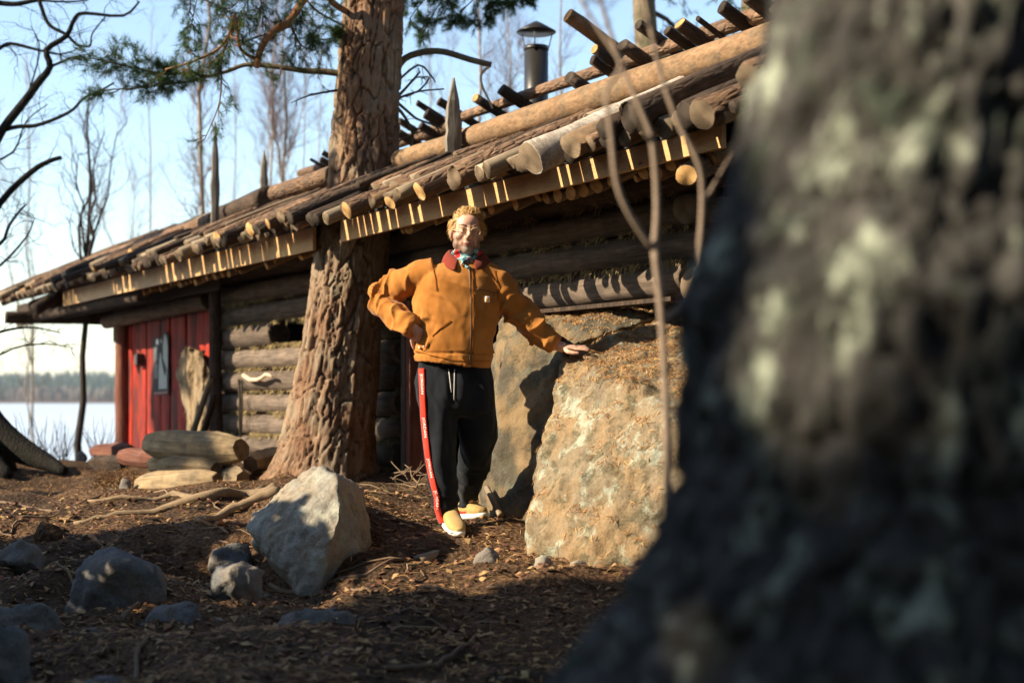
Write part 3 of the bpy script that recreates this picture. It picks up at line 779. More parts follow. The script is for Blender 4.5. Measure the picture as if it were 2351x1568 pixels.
for z, x0, x1 in ((.68, 512, 930), (.885, 512, 1060), (.745, 1130, 1600), (.935, 1080, 1600), (1.12, 1080, 1600)):
    for s in np.arange(SQ(x1, QW), SQ(x0, QW), .04):
        if rng.random() < (.6 if z < .8 else .35): moss_clump(moss_y, C(s, QW - .07, z), 18, rng.uniform(.03, .07), .035)
tag(moss_y.build('moss_chinking', [M_moss], cabin, False), kind='stuff')

# ------------------------------------------------------------------ things on the cabin wall
q_s = 4.93
a, b, c_, d_ = CI(352, 908, q_s), CI(387, 905, q_s), CI(387, 772, q_s), CI(352, 777, q_s)
su = (b - a).normalized(); sw, sh_ = (b - a).length, d_.z - a.z
sg = empty('information_sign', a, 'grey printed information plate with a pale peak on red boards', 'sign')
def SP(u, v, o=0.): return a + su * (u * sw) + Vector((0, 0, v * sh_)) + NV * o
def sign_poly(name, pts, o, mat, th=.003):
    mb = MB(); n = len(pts); vs = [SP(u, v, o) for u, v in pts] + [SP(u, v, o - th) for u, v in pts]
    mb.add(vs, [tuple(range(n)), tuple(reversed(range(n, 2 * n)))] + [(i, i + n, (i + 1) % n + n, (i + 1) % n) for i in range(n)])
    mb.build(name, [mat], sg, False)
sign_poly('plate', [(0, 0), (1, 0), (1, 1), (.9, 1.02), (.87, 1.07), (.8, 1.08), (.72, 1.06), (.68, 1.0), (0, .985)], .0, M_sign, .006)
sign_poly('print_peak', [(.38, .1), (.9, .1), (.92, .45), (.78, .3), (.62, .5), (.52, .72), (.48, .74), (.42, .6), (.38, .42)], .003, M_signpale, .002)
sign_poly('print_tower', [(.66, .62), (.95, .4), (.97, .8), (.9, .95), (.8, 1.04), (.74, 1.0), (.66, .85)], .0035, M_signpale, .002)
sign_poly('print_block', [(.2, .88), (.36, .88), (.34, .97), (.2, .97)], .003, M_white, .002)
sign_poly('print_block', [(.46, .9), (.6, .9), (.58, .95), (.46, .95)], .003, M_signpale, .002)
for i in range(24):
    v = .84 - i * .0235
    if .555 < v < .60: continue
    sign_poly('print_line', [(.07, v), (rng.uniform(.26, .34), v), (.3, v + .011), (.07, v + .011)], .003, M_signpale, .002)
sign_poly('print_line', [(.07, .575), (.18, .575), (.18, .59), (.07, .59)], .003, M_signred, .002)
for i in range(5): sign_poly('print_motif', [(.1 + i * .17, .02), (.2 + i * .17, .02), (.22 + i * .17, .05), (.12 + i * .17, .055)], .003, M_signred, .002)
for u, v in ((.05, .97), (.95, .97), (.05, .03), (.95, .03)): sign_poly('screw', [(u - .025, v - .01), (u + .025, v - .01), (u + .025, v + .01), (u - .025, v + .01)], .006, M_iron, .004)
# small black lamp box
p = CI(320, 826, 4.9); mb = MB(); mb.box(p, DV * .05, NV * .045, (0, 0, .055)); mb.box(p + Vector((0, 0, .062)), DV * .035, NV * .035, (0, 0, .008))
vs = [p + DV * i * .05 + NV * j * .045 - Vector((0, 0, .055)) for i, j in ((-1, -1), (1, -1), (1, 1), (-1, 1))] + [p - Vector((0, 0, .085))]
mb.add(vs, [(0, 1, 4), (1, 2, 4), (2, 3, 4), (3, 0, 4)]); tag(mb.build('wall_box', [M_iron], None, False), 'small black metal box on the red boards', 'wall box')
# hide hanging on the boards
def hide(pts_l, pts_r, name, label, q):
    n, m = 26, 12; mb = MB(); vs = []
    for i in range(n):
        t = i / (n - 1) * (len(pts_l) - 1); k = min(int(t), len(pts_l) - 2); f_ = t - k
        l = [pts_l[k][j] * (1 - f_) + pts_l[k + 1][j] * f_ for j in (0, 1)]; r = [pts_r[k][j] * (1 - f_) + pts_r[k + 1][j] * f_ for j in (0, 1)]
        for j in range(m):
            u = j / (m - 1); x, y = l[0] + (r[0] - l[0]) * u, l[1] + (r[1] - l[1]) * u
            x += 4.5 * noise.noise(Vector((i * .5, j * .25, 5 + q * 9))); y += 3 * noise.noise(Vector((j * .8, 7, q)))
            d = .016 * math.sin(u * 13 + i * .22) + .05 * noise.noise(Vector((i * .22, u * 2.5, 9 + q))) + .03 * (1 - (2 * u - 1) ** 2)
            vs.append(CI(x, y, q - d))
    mb.add(vs, [(i * m + j, (i + 1) * m + j, (i + 1) * m + j + 1, i * m + j + 1) for i in range(n - 1) for j in range(m - 1)])
    me = evaluated(mb.mesh(), [('SOLIDIFY', dict(thickness=.012)), ('SUBSURF', dict(levels=1))])
    o = mesh_obj(name, me, [M_hide], None, True); tag(o, label, 'hide')
    vs_ = [v.co.copy() for v in me.vertices]; ns_ = [v.normal.copy() for v in me.vertices]; fb = [MB(), MB()]
    for i in range(2600):
        k = rng.randrange(len(vs_)); p = vs_[k] + Vector((rng.uniform(-.012, .012), rng.uniform(-.012, .012), rng.uniform(-.012, .012))); nn = ns_[k]
        if nn.dot(NV) < .1: continue
        pale = noise.noise(p * 5 + Vector((q, 0, 0))) > -.08
        d = (nn * .5 + Vector((rng.uniform(-.4, .4), 0, -1.))).normalized(); l = rng.uniform(.025, .06); w = d.cross(nn).normalized() * rng.uniform(.0015, .004)
        fb[0 if pale else 1].add([p - w, p + w, p + d * l], [(0, 1, 2)])
    for f_, mt in zip(fb, (M_furpale, M_furdark)):
        if f_.v: tag(f_.build('fur', [mt], o, False), kind='stuff')
    return o
hide([(427, 794), (411, 822), (402, 862), (414, 900), (424, 945), (429, 985), (436, 1006)], [(437, 800), (456, 806), (460, 850), (459, 900), (458, 950), (452, 990), (440, 1008)], 'animal_hide', 'brown fur hide hanging in folds on the red boards', 4.84)
hide([(456, 808), (459, 825), (452, 870), (452, 910), (458, 950), (452, 995)], [(468, 805), (470, 830), (484, 862), (488, 920), (486, 960), (476, 1000)], 'animal_hide', 'paler narrow hide beside the corner post of the cabin', 4.78)
for i, (x0, y0, x1, y1, l) in enumerate(((436, 1012, 486, 868, 'thick grey stick leaning against the black corner post'), (462, 1008, 492, 905, 'dark thin stick leaning behind the grey one'))):
    o = log('leaning_stick', CI(x0, y0, 4.62), CI(x1, y1, 4.66), .032, .026, (M_grey_log if i == 0 else M_dark_log, M_end_grey), None, 10, .1, .02); tag(o, l, 'stick')
# crooked branch hook and its cord
mb = MB(); pts = [(560, 862, 4.80), (575, 872, 4.74), (592, 872, 4.72), (603, 866, 4.71), (610, 860, 4.7), (618, 861, 4.7), (626, 866, 4.71)]
mb.tube([CI(*p) for p in pts], [.022, .02, .018, .017, .017, .016, .01], 10); tag(mb.build('crooked_branch', [M_bone]), 'pale crooked branch peg fixed to the wall logs', 'branch')
mb = MB(); mb.tube([CI(548, 872, 4.76), CI(551, 920, 4.75), CI(550, 960, 4.76), CI(552, 1003, 4.76)], .012, 6); mb.tube([CI(555, 872, 4.76), CI(556, 930, 4.75), CI(554, 1002, 4.76)], .009, 6)
tag(mb.build('hanging_cord', [M_rope]), 'dark doubled cord hanging down the log wall', 'cord')
# ------------------------------------------------------------------ rocks
def rock(name, pts, mat, label, voxel=.02, amp=.02, seed=1., cat='rock', group=None, fine=.9, rough=3., chip=.55):
    bm = bmesh.new()
    for p in pts: bm.verts.new(p)
    r = bmesh.ops.convex_hull(bm, input=bm.verts)
    bmesh.ops.delete(bm, geom=[g for g in r['geom_interior'] if isinstance(g, bmesh.types.BMVert)], context='VERTS')
    me = bpy.data.meshes.new(name); bm.to_mesh(me); bm.free()
    me = evaluated(me, [('REMESH', dict(mode='VOXEL', voxel_size=voxel)), ('SMOOTH', dict(iterations=1, factor=.4))])
    sv = Vector((seed * 3.1, seed * 1.7, seed))
    def fn(p, n):
        q = p * rough + sv
        a = fbm(q * .9, 3); b = noise.ridged_multi_fractal(q * 1.7, 1.0, 2.1, 4, 1.0, 2.0, noise_basis='PERLIN_ORIGINAL')
        c = fbm(q * 6, 4)
        w = q * 2.1 + Vector((a, b * .4, -a)) * .7; dd, _ = noise.voronoi(w)
        fac = min(1., (dd[1] - dd[0]) / .5)
        return amp * (1.3 * a + .35 * (b - 1.2)) + amp * chip * (fac - .5) + amp * fine * .7 * c
    displace(me, fn)
    v = np.empty(len(me.vertices) * 3); me.vertices.foreach_get('co', v); o = centred(v.reshape(-1, 3))
    me.transform(Matrix.Translation(-o))
    ob = mesh_obj(name, me, [mat], None, True, Matrix.Translation(o)); tag(ob, label, cat, group)
    return ob
# the leaning boulder before the pine
rock('boulder', [P(*a) for a in ((722, 1064, 7.25), (745, 1075, 7.1), (775, 1100, 6.95), (782, 1190, 6.78), (752, 1262, 6.74), (730, 1372, 6.72), (688, 1368, 6.72), (668, 1300, 6.75), (625, 1252, 6.85), (562, 1205, 7.05), (575, 1180, 7.2), (640, 1120, 7.25),
                                  (832, 1120, 7.5), (852, 1220, 7.4), (840, 1340, 7.2), (790, 1380, 7.1), (640, 1180, 7.8), (760, 1120, 7.8), (600, 1300, 7.5), (800, 1400, 7.6))],
     M_boulder, 'pale sharp edged boulder leaning before the pine roots', .012, .018, 2.)
# rock outcrop beside the man
oc = [(1350, 792, 7.75), (1300, 822, 7.62), (1292, 850, 7.58), (1284, 900, 7.55), (1262, 1000, 7.4), (1222, 1110, 7.2), (1206, 1180, 7.1), (1235, 1225, 7.0), (1300, 1268, 6.85), (1395, 1292, 6.7), (1545, 1260, 6.6),
      (1580, 1050, 6.65), (1560, 960, 6.75), (1590, 900, 7.0), (1570, 720, 8.1), (1480, 742, 8.0), (1420, 760, 7.95), (1700, 720, 8.0), (1750, 1000, 7.0), (1700, 1300, 6.6), (1400, 1320, 7.2), (1240, 1250, 7.8), (1300, 860, 8.3), (1600, 760, 8.6), (1420, 1000, 6.98), (1480, 1120, 6.72), (1215, 1320, 7.2), (1330, 1400, 7.0), (1560, 1400, 6.7)]
outcrop = rock('rock_outcrop', [P(*a) for a in oc], M_outcrop, 'tall ochre rock face with lichen under the man\'s hand', .016, .05, 5., rough=1.8, fine=.55, chip=.32)
sl = [(1145, 790, 8.15), (1165, 765, 8.1), (1230, 760, 8.0), (1290, 765, 7.95), (1300, 830, 7.86), (1292, 1000, 7.82), (1250, 1195, 7.78), (1150, 1200, 7.95), (1100, 1175, 8.15), (1098, 1090, 8.2), (1142, 930, 8.05), (1136, 830, 8.1),
      (1120, 800, 9.2), (1300, 770, 9.2), (1090, 1170, 9.2), (1300, 1170, 9.2)]
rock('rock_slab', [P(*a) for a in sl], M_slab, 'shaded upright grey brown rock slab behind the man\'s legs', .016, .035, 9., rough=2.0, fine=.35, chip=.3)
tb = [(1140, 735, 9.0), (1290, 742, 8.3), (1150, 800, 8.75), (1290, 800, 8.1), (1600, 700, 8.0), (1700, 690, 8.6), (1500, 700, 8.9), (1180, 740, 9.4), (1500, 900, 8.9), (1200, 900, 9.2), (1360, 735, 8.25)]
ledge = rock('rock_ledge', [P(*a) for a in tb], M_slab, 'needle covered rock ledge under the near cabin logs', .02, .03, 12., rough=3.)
# boulders in the shaded hollow
def stone(x0, y0, x1, y1, Y, label, seed, mat=M_stone, amp=.02, voxel=.02, flat=1., cat='rock', group=None, skew=0.):
    r2 = random.Random(seed); c = P((x0 + x1) / 2, (y0 + y1) / 2, Y); a = (x1 - x0) / 2 * Y / FPX; h = (y1 - y0) / 2 * Y / FPX; pts = []
    for i in range(7):
        th = r2.uniform(0, 6.28); u = r2.uniform(-1, 1); k = math.sqrt(1 - u * u * .6)
        pts.append(c + Vector((a * k * math.cos(th) + skew * a * u, a * .9 * flat * k * math.sin(th), h * u)))
    for sx, sz in ((-1, -.5), (1, -.6), (-.75, .55), (.7, .6), (0, 1), (.2, -1)): pts.append(c + Vector((a * sx, -.2 * a, h * sz)))
    pts.append(c + Vector((0, 0, -h * 1.5)))
    return rock('boulder' if (x1 - x0) > 90 else 'stone', pts, mat, label, voxel, amp, seed, cat, group)
bl = [(155, 1262, 412, 1452, 6.3, 'big blue grey block of stone lying in the shaded hollow'), (-20, 1240, 112, 1322, 7.1, 'grey cracked boulder half buried in the bank edge'), (-60, 1432, 82, 1600, 5.0, 'rounded pale topped boulder low in the shaded hollow'),
      (-40, 1372, 160, 1470, 5.8, 'dark flat stone between the hollow and the rounded boulder'), (478, 1288, 612, 1400, 6.4, 'pointed grey rock splinter left of the leaning boulder'), (325, 1378, 474, 1470, 6.0, 'low pale rock wedge sloping from the splinter'),
      (628, 1382, 832, 1490, 5.7, 'blue grey slab in leaf litter below the leaning boulder'), (478, 1240, 582, 1330, 7.2, 'dark rock set in the dirt bank'), (170, 1545, 330, 1640, 4.8, 'dark stone at the foot of the hollow')]
for i, b in enumerate(bl): stone(*b[:5], b[5], 20 + i, amp=.022 if b[2] - b[0] > 110 else .016, voxel=.016)
stone(1085, 1252, 1160, 1330, 6.75, 'grey rock edge in the path before the shoes', 41, M_stone, .02, .014)
stone(1222, 1272, 1275, 1312, 6.6, 'small brown stone on the path beside the outcrop', 42, M_boulder, .01, .01)
stone(1305, 1284, 1352, 1312, 6.6, 'flat pale stone on the path beside the outcrop', 43, M_boulder, .008, .01)
stone(272, 1092, 302, 1140, 10.0, 'upright grey stone by the end of the log pile', 44, M_stone, .012, .012)
stone(222, 1118, 268, 1142, 10.0, 'small whitish stone on the lit ground by the logs', 45, M_boulder, .008, .012)
stone(172, 1036, 205, 1062, 14.5, 'dark stone at the foot of the slim lakeside tree', 46, M_stone, .02, .02)
stone(330, 1148, 440, 1210, 8.6, 'dark clod of earth on the edge of the bank', 47, M_soil, .05, .016, cat='clod')
for i, (x0, y0, x1, y1, Y) in enumerate(((230, 1195, 330, 1250, 8.1), (90, 1215, 190, 1270, 7.8), (420, 1215, 500, 1265, 7.8), (-20, 1190, 60, 1235, 8.3), (540, 1225, 600, 1275, 7.7), (330, 1255, 420, 1300, 7.4))):
    stone(x0, y0, x1, y1, Y, 'crumbling dark clod of earth in the dirt bank', 150 + i, M_soil, .06, .016, cat='clod', group='clods of earth in the bank')
rs = random.Random(99)
for i in range(46):                               # pebbles and cobbles bedded in the bank and the path
    x, y = rs.uniform(-20, 640), rs.uniform(1230, 1560)
    if rs.random() < .35: x, y = rs.uniform(700, 1300), rs.uniform(1330, 1560)
    Y = None
    for yy in np.arange(4.0, 9., .05):
        X = (x - CX) * yy / FPX
        if (HY - H1(X, yy) * FPX / yy) <= y: Y = float(yy); break
    if Y is None: continue
    w = rs.uniform(6, 17); stone(x - w, y - w * .6, x + w, y + w * .5, Y, 'small grey stone bedded in the dark forest soil', 60 + i, M_stone, .006, .008, 1., 'stone', 'small stones bedded in the soil')

# ------------------------------------------------------------------ hewn log pile
pile = [((347, 1020, 10.9), (553, 1034, 10.3), .125, .12, M_hewn, 8, 'thick hewn pale log lying on top of the pile'), ((372, 1073, 10.6), (497, 1080, 10.35), .092, .09, M_hewn, 8, 'pale hewn log in the middle of the pile'),
        ((320, 1116, 10.1), (498, 1106, 9.85), .096, .1, M_hewn, 7, 'grey stained hewn log lowest at the front of the pile'), ((350, 1066, 11.0), (385, 1068, 10.9), .08, .08, M_hewn, 8, 'short pale log stub left in the pile'),
        ((505, 1092, 10.6), (556, 1098, 10.2), .088, .086, M_hewn, 6, 'stubby hewn log right in the pile'), ((280, 1047, 11.6), (360, 1056, 11.3), .078, .08, M_redlog, 8, 'reddish log beside the pale hewn logs'),
        ((212, 1062, 12.2), (285, 1064, 11.8), .062, .07, M_dark_log, 5, 'dark flat topped log at the lake side of the pile'), ((215, 1036, 14.0), (300, 1034, 13.4), .075, .08, M_redlog, 6, 'grey brown log behind the dark one by the corner post'),
        ((640, 1046, 11.6), (575, 1066, 10.6), .085, .09, M_hewn, 6, 'hewn log pointing out from behind the pine'), ((560, 1112, 10.6), (640, 1100, 11.), .07, .07, M_dark_log, 5, 'dark log under the right end of the pile')]
for a, b, r0, r1, mt, hw, lb in pile:
    hw = 10 if hw == 8 else hw
    o = log('hewn_log', P(*a), P(*b), r0, r1, (mt, M_end_dark if mt is M_dark_log else M_end_grey), None, 20, .09, .004, hew=hw, cone=.30); tag(o, lb, 'log', 'hewn logs piled before the cabin')
o = log('weathered_log', P(958, 1292, 6.95), P(1042, 1256, 7.25), .03, .024, (M_grey_log, M_end_grey), None, 10, .2, .03); tag(o, 'split weathered wood piece lying before the shoe', 'wood')
o = log('split_billet', P(1118, 1120, 8.05), P(1150, 1182, 7.85), .016, .02, (M_grey_log, M_end_fresh), None, 8, .2, .01); tag(o, 'grey split billet propped against the rock slab', 'wood')
# ------------------------------------------------------------------ trees
def bark_trunk(name, path, mat, parent, seg=110, rings=420, plate=(.05, .05, .15), depth=.02, seed=0., flare=.0, flare_h=.35, lobes=(), smoothpow=.25):
    """path: (point, radius) from the ground up; thick plated bark as real relief"""
    pts = [Vector(p) for p, r in path]; rad = [r for p, r in path]
    cum = [0.]
    for a, b in zip(pts, pts[1:]): cum.append(cum[-1] + (b - a).length)
    L = cum[-1]; v = []; cr = []; pl = []
    org = pts[0]
    for i in range(rings):
        t = L * i / (rings - 1); k = max(j for j in range(len(cum)) if cum[j] <= t + 1e-9); k = min(k, len(cum) - 2)
        f_ = (t - cum[k]) / (cum[k + 1] - cum[k]); f2 = f_ * f_ * (3 - 2 * f_) * .5 + f_ * .5
        c = pts[k].lerp(pts[k + 1], f2); r = rad[k] + (rad[k + 1] - rad[k]) * f2
        for j in range(seg):
            a = 2 * math.pi * j / seg; ca, sa = math.cos(a), math.sin(a)
            fl = 1 + flare * math.exp(-t / flare_h)
            for la, lw, lh in lobes:
                da = math.atan2(math.sin(a - la), math.cos(a - la)); fl += lh * math.exp(-(da / lw) ** 2) * math.exp(-t / flare_h)
            R0 = r * fl
            q = Vector((ca * r / plate[0] + seed, sa * r / plate[1], t / plate[2]))
            q += Vector((noise.noise(q * .6), noise.noise(q * .6 + Vector((9, 2, 1))), noise.noise(q * .5 + Vector((1, 7, 3))))) * .55
            d, ps = noise.voronoi(q)
            lw_ = .45 + 1.1 * abs(noise.noise(Vector((ca * 2.3, sa * 2.3, t * 2.1 + seed))))     # fissures open and close along the stem
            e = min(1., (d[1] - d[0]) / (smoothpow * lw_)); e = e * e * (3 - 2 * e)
            pv = .5 + .5 * noise.cell(ps[0] * 7.3)
            q2 = q * 2.6 + Vector((3, 1, 8)); d2, p2 = noise.voronoi(Vector((q2.x, q2.y, q2.z * .8)))
            sc = .5 + .5 * noise.cell(p2[0] * 5.1); pv = .6 * pv + .4 * sc
            w = 1 + .05 * noise.noise(Vector((ca * 1.2, sa * 1.2, t * 1.1 + seed)))
            rg = 1 - abs(noise.noise(Vector((ca * r / plate[0] * .55, sa * r / plate[1] * .55, t / plate[2] * .22 + seed))))
            R1 = R0 * w + depth * 1.15 * (e - .6) + depth * .8 * (pv - .5) + depth * .22 * noise.noise(q * 4) + depth * .18 * noise.noise(Vector((q.x * 5, q.y * 5, q.z * 2.5))) + depth * .8 * (rg * rg - .6)
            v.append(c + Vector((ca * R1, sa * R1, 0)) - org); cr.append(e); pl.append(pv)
    f = [(i * seg + j, i * seg + (j + 1) % seg, (i + 1) * seg + (j + 1) % seg, (i + 1) * seg + j) for i in range(rings - 1) for j in range(seg)]
    f.append(tuple((rings - 1) * seg + j for j in range(seg)))
    me = bpy.data.meshes.new(name); me.from_pydata([tuple(p) for p in v], [], f)
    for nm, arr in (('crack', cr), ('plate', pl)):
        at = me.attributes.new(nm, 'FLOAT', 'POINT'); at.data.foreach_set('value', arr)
    return mesh_obj(name, me, [mat], parent, True, Matrix.Translation(org))

def crook(a, b, n=5, amp=.08, r=rng):
    a, b = Vector(a), Vector(b); L = (b - a).length; out = [a]
    for i in range(1, n):
        t = i / n; out.append(a.lerp(b, t) + Vector((r.uniform(-1, 1), r.uniform(-1, 1), r.uniform(-1, 1))) * amp * L / n * 1.6)
    return out + [b]
def twigs(mb, path, r0, depth, spread, ln, count, rnd, droop=0., sides=4, mi=0, tips=None, bias=None):
    """side shoots along a branch, again with shoots of their own"""
    n = len(path)
    for k in range(count):
        t = rnd.uniform(.12, 1.) * (n - 1); i = min(int(t), n - 2); p = path[i].lerp(path[i + 1], t - i)
        d = (path[i + 1] - path[i]).normalized()
        side = Vector((rnd.uniform(-1, 1), rnd.uniform(-1, 1), rnd.uniform(-.8, 1) - droop)).normalized()
        if bias: side = (side + bias).normalized()
        dd = (d * rnd.uniform(.3, .9) + side * spread).normalized(); l = ln * rnd.uniform(.4, 1.15) * (1 - .4 * t / n)
        q = crook(p, p + dd * l + Vector((0, 0, -droop * l * .4)), 4, .22, rnd); rr = r0 * rnd.uniform(.5, .8)
        mb.tube(q, [rr, rr * .8, rr * .6, rr * .45, rr * .25], sides if depth > 0 else 3, mi, cap=False)
        if tips is not None: tips.append((q[-1], (q[-1] - q[-2]).normalized())); tips.append((q[-2], (q[-1] - q[-2]).normalized()))
        if depth > 0: twigs(mb, q, rr * .6, depth - 1, spread, ln * .55, max(2, int(count * .5)), rnd, droop, sides, mi, tips, bias)
def tuft(mb, p, d, n, ln, rnd, w=.0011):
    u, v = frame(d)
    for i in range(n):
        a = rnd.uniform(0, 6.28); k = rnd.uniform(.35, 1.5); dd = (d * 1. + (u * math.cos(a) + v * math.sin(a)) * k).normalized()
        b = p - d * rnd.uniform(0, ln * 1.1); e = b + dd * ln * rnd.uniform(.7, 1.1); s = dd.cross(Vector((rnd.random() - .5, rnd.random() - .5, rnd.random() - .5))).normalized() * w
        mb.add([b - s, b + s, e], [(0, 1, 2)])

# --- the big pine that grows through the eave
pine = empty('pine_tree', P(745, 1090, 10.4), 'big rough barked pine growing up through the cabin eave', 'pine tree')
PY = 10.42
pp = [((744, 1110), .35), ((748, 1080), .325), ((758, 1000), .308), ((770, 900), .290), ((780, 800), .268), ((796, 650), .262), ((812, 550), .250), ((832, 430), .236), ((841, 280), .226), ((850, 120), .214), ((858, 0), .208), ((868, -180), .195), ((880, -500), .17), ((890, -1300), .12), ((900, -2000), .05)]
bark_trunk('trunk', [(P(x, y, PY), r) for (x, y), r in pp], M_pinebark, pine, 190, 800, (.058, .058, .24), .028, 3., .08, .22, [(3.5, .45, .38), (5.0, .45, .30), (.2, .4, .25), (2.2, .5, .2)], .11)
def limb(mb, pts, r0, r1, sides=9, mi=0):
    path = [P(*p) if len(p) == 3 else P(p[0], p[1], PY) for p in pts]
    # round the drawn polyline off
    out = [path[0]]
    for i in range(len(path) - 1):
        p0, p1, p2, p3 = path[max(i - 1, 0)], path[i], path[i + 1], path[min(i + 2, len(path) - 1)]
        for t in (.33, .66, 1.):
            out.append(.5 * ((2 * p1) + (p2 - p0) * t + (2 * p0 - 5 * p1 + 4 * p2 - p3) * t * t + (3 * p1 - p0 - 3 * p2 + p3) * t ** 3))
    n = len(out); mb.tube(out, [r0 + (r1 - r0) * i / (n - 1) for i in range(n)], sides, mi); return out
r5 = random.Random(5)
def branch_part(pts, r0, r1, mat, needles=0, cnt=10, ln=.35, spread=.9, tl=.055, droop=.1, depth=1, parent=None, tn=26, nmat=None, tuftprob=1.):
    mb = MB(); path = limb(mb, pts, r0, r1); tips = []
    if cnt: twigs(mb, path, max(r1, .006), depth, spread, ln, cnt, r5, droop, 4, 0, tips)
    b = mb.build('branch', [mat], parent or pine)
    if needles:
        nb = MB()
        for p, d in tips:
            if r5.random() < tuftprob: tuft(nb, p, d, tn, tl, r5)
        if nb.v: tag(nb.build('needle_clusters', [nmat or M_needle_green], b, False), kind='stuff')
    return b
branch_part([(800, 172), (745, 165), (700, 163), (660, 157), (600, 150), (560, 150), (520, 165), (470, 178)], .026, .012, M_branch, 1, 7, .22, droop=.1)
branch_part([(520, 165), (480, 175, 10.2), (430, 168, 10.1), (380, 172, 10.0), (320, 158, 9.95), (262, 146, 9.9), (212, 135, 9.85)], .011, .004, M_branch, 1, 22, .26, .8, .06, .05, 1, tn=20)
branch_part([(480, 175, 10.2), (430, 188, 10.1), (370, 195, 10.0), (310, 203, 9.9), (240, 207, 9.85)], .008, .004, M_branch, 1, 16, .24, .8, .06, .1, 1, tn=19)
branch_part([(735, -30, 10.1), (700, -5, 10.0), (668, 45, 9.95), (625, 75, 9.9), (600, 110, 9.85), (592, 140, 9.85), (588, 156, 9.85)], .030, .021, M_redbranch, 0, 0)
branch_part([(592, 136, 9.85), (570, 128, 9.85), (548, 105, 9.8), (546, 70, 9.8), (538, 45, 9.8)], .014, .009, M_redbranch, 1, 8, .25, tuftprob=.5)
branch_part([(540, 32, 9.8), (528, 75, 9.8), (505, 110, 9.8), (460, 135, 9.75), (425, 148, 9.7), (380, 160, 9.7)], .012, .006, M_redbranch, 1, 14, .28, tn=24)
branch_part([(540, 60, 9.8), (510, 130, 9.8), (508, 200, 9.8), (500, 250, 9.8), (470, 320, 9.8)], .008, .003, M_twig, 1, 12, .22, droop=.5, tuftprob=.35)
branch_part([(545, 105, 9.8), (590, 85, 9.9), (640, 75, 10.), (680, 50, 10.)], .007, .003, M_branch, 1, 12, .25, tuftprob=.4)
branch_part([(668, 60, 9.95), (685, 95, 10.), (700, 110, 10.), (740, 120, 10.1)], .010, .003, M_redbranch, 1, 12, .22, droop=.6, tuftprob=.35)
branch_part([(800, 30, 10.3), (765, 8, 10.2), (740, -30, 10.1)], .022, .026, M_redbranch, 0, 0)
branch_part([(690, -20, 10.1), (720, 20, 10.1), (760, 45, 10.2), (790, 60, 10.3)], .009, .005, M_branch, 1, 12, .25, tuftprob=.4)
branch_part([(800, 90, 10.4), (770, 88, 10.3), (720, 95, 10.2)], .006, .003, M_branch, 1, 12, .16, tuftprob=1., tn=34)
branch_part([(800, 205, 10.4), (760, 210, 10.3), (710, 220, 10.25), (668, 237, 10.2)], .012, .003, M_darkbranch, 0, 5, .1)
branch_part([(430, -20, 10), (480, 5, 9.9), (530, 20, 9.8), (560, -20, 9.8)], .006, .003, M_darkbranch, 1, 14, .3, tuftprob=.5)
for k in range(9):                                # drooping shoots along the top edge, left
    x = 440 + k * 38 + r5.uniform(-15, 15)
    branch_part([(x, -60, 10.), (x + r5.uniform(-30, 20), 0, 10.), (x + r5.uniform(-50, 30), r5.uniform(30, 90), 10.)], .005, .002, M_darkbranch, 1, 9, .2, droop=.5, tuftprob=.45)
# needle boughs right of the trunk along the top edge
for k, (x, y, e) in enumerate(((985, -25, 70), (1040, -25, 85), (1095, -20, 60), (1150, -25, 75), (1200, -30, 40), (960, -30, 40), (1250, -30, 40), (1010, -10, 100))):
    branch_part([(x + 40, y - 60, 11.0), (x + 10, y, 10.9), (x - 25, y + e * .6, 10.85), (x - 45, y + e, 10.8)], .007, .003, M_darkbranch, 1, 11, .2, .9, .055, .15, 1, tn=34)
# the dead limbs right of the trunk
branch_part([(905, 170, 10.6), (930, 135, 10.6), (975, 120, 10.6), (1020, 120, 10.6), (1080, 138, 10.6), (1128, 150, 10.6)], .026, .022, M_branch, 0, 0)
branch_part([(1124, 152, 10.6), (1105, 172, 10.6), (1108, 200, 10.6), (1125, 235, 10.6), (1130, 250, 10.6)], .012, .007, M_bone, 0, 2, .1)
for pts, r0 in (([(905, 230), (930, 205), (965, 165)], .014), ([(905, 235), (925, 222), (965, 210), (1020, 205)], .011), ([(910, 190), (960, 150), (990, 175), (1000, 190)], .010), ([(908, 232), (940, 260), (960, 275), (1000, 290), (1010, 310)], .012),
                ([(905, 240), (930, 270), (948, 310), (940, 345)], .014), ([(905, 330), (945, 310), (975, 300)], .009), ([(915, 225), (960, 210), (985, 180), (970, 178)], .009), ([(930, 205), (955, 178), (985, 185)], .007)):
    branch_part([(x, y, 10.65) for x, y in pts], r0, r0 * .5, M_branch, 0, 4, .14)

# --- the old lichen covered tree right beside the camera
ft = empty('old_tree', (.51, 1.86, -.86), 'thick lichen grown tree trunk close in the foreground', 'tree')
fp = [((.50, 1.86, -.95), .60), ((.505, 1.86, -.62), .50), ((.51, 1.86, -.372), .385), ((.515, 1.86, -.276), .335), ((.52, 1.86, -.162), .288), ((.52, 1.86, -.105), .270), ((.52, 1.86, -.05), .272), ((.52, 1.86, .122), .272), ((.535, 1.87, .236), .242), ((.55, 1.87, .35), .222), ((.575, 1.88, .52), .212), ((.60, 1.9, 2.5), .2), ((.65, 1.95, 6), .15), ((.7, 2., 9), .06)]
bark_trunk('trunk', fp, M_oldbark, ft, 150, 640, (.032, .032, .075), .020, 11., .1, .4, [(2.95, .4, .6), (4.2, .4, .35)], .3)

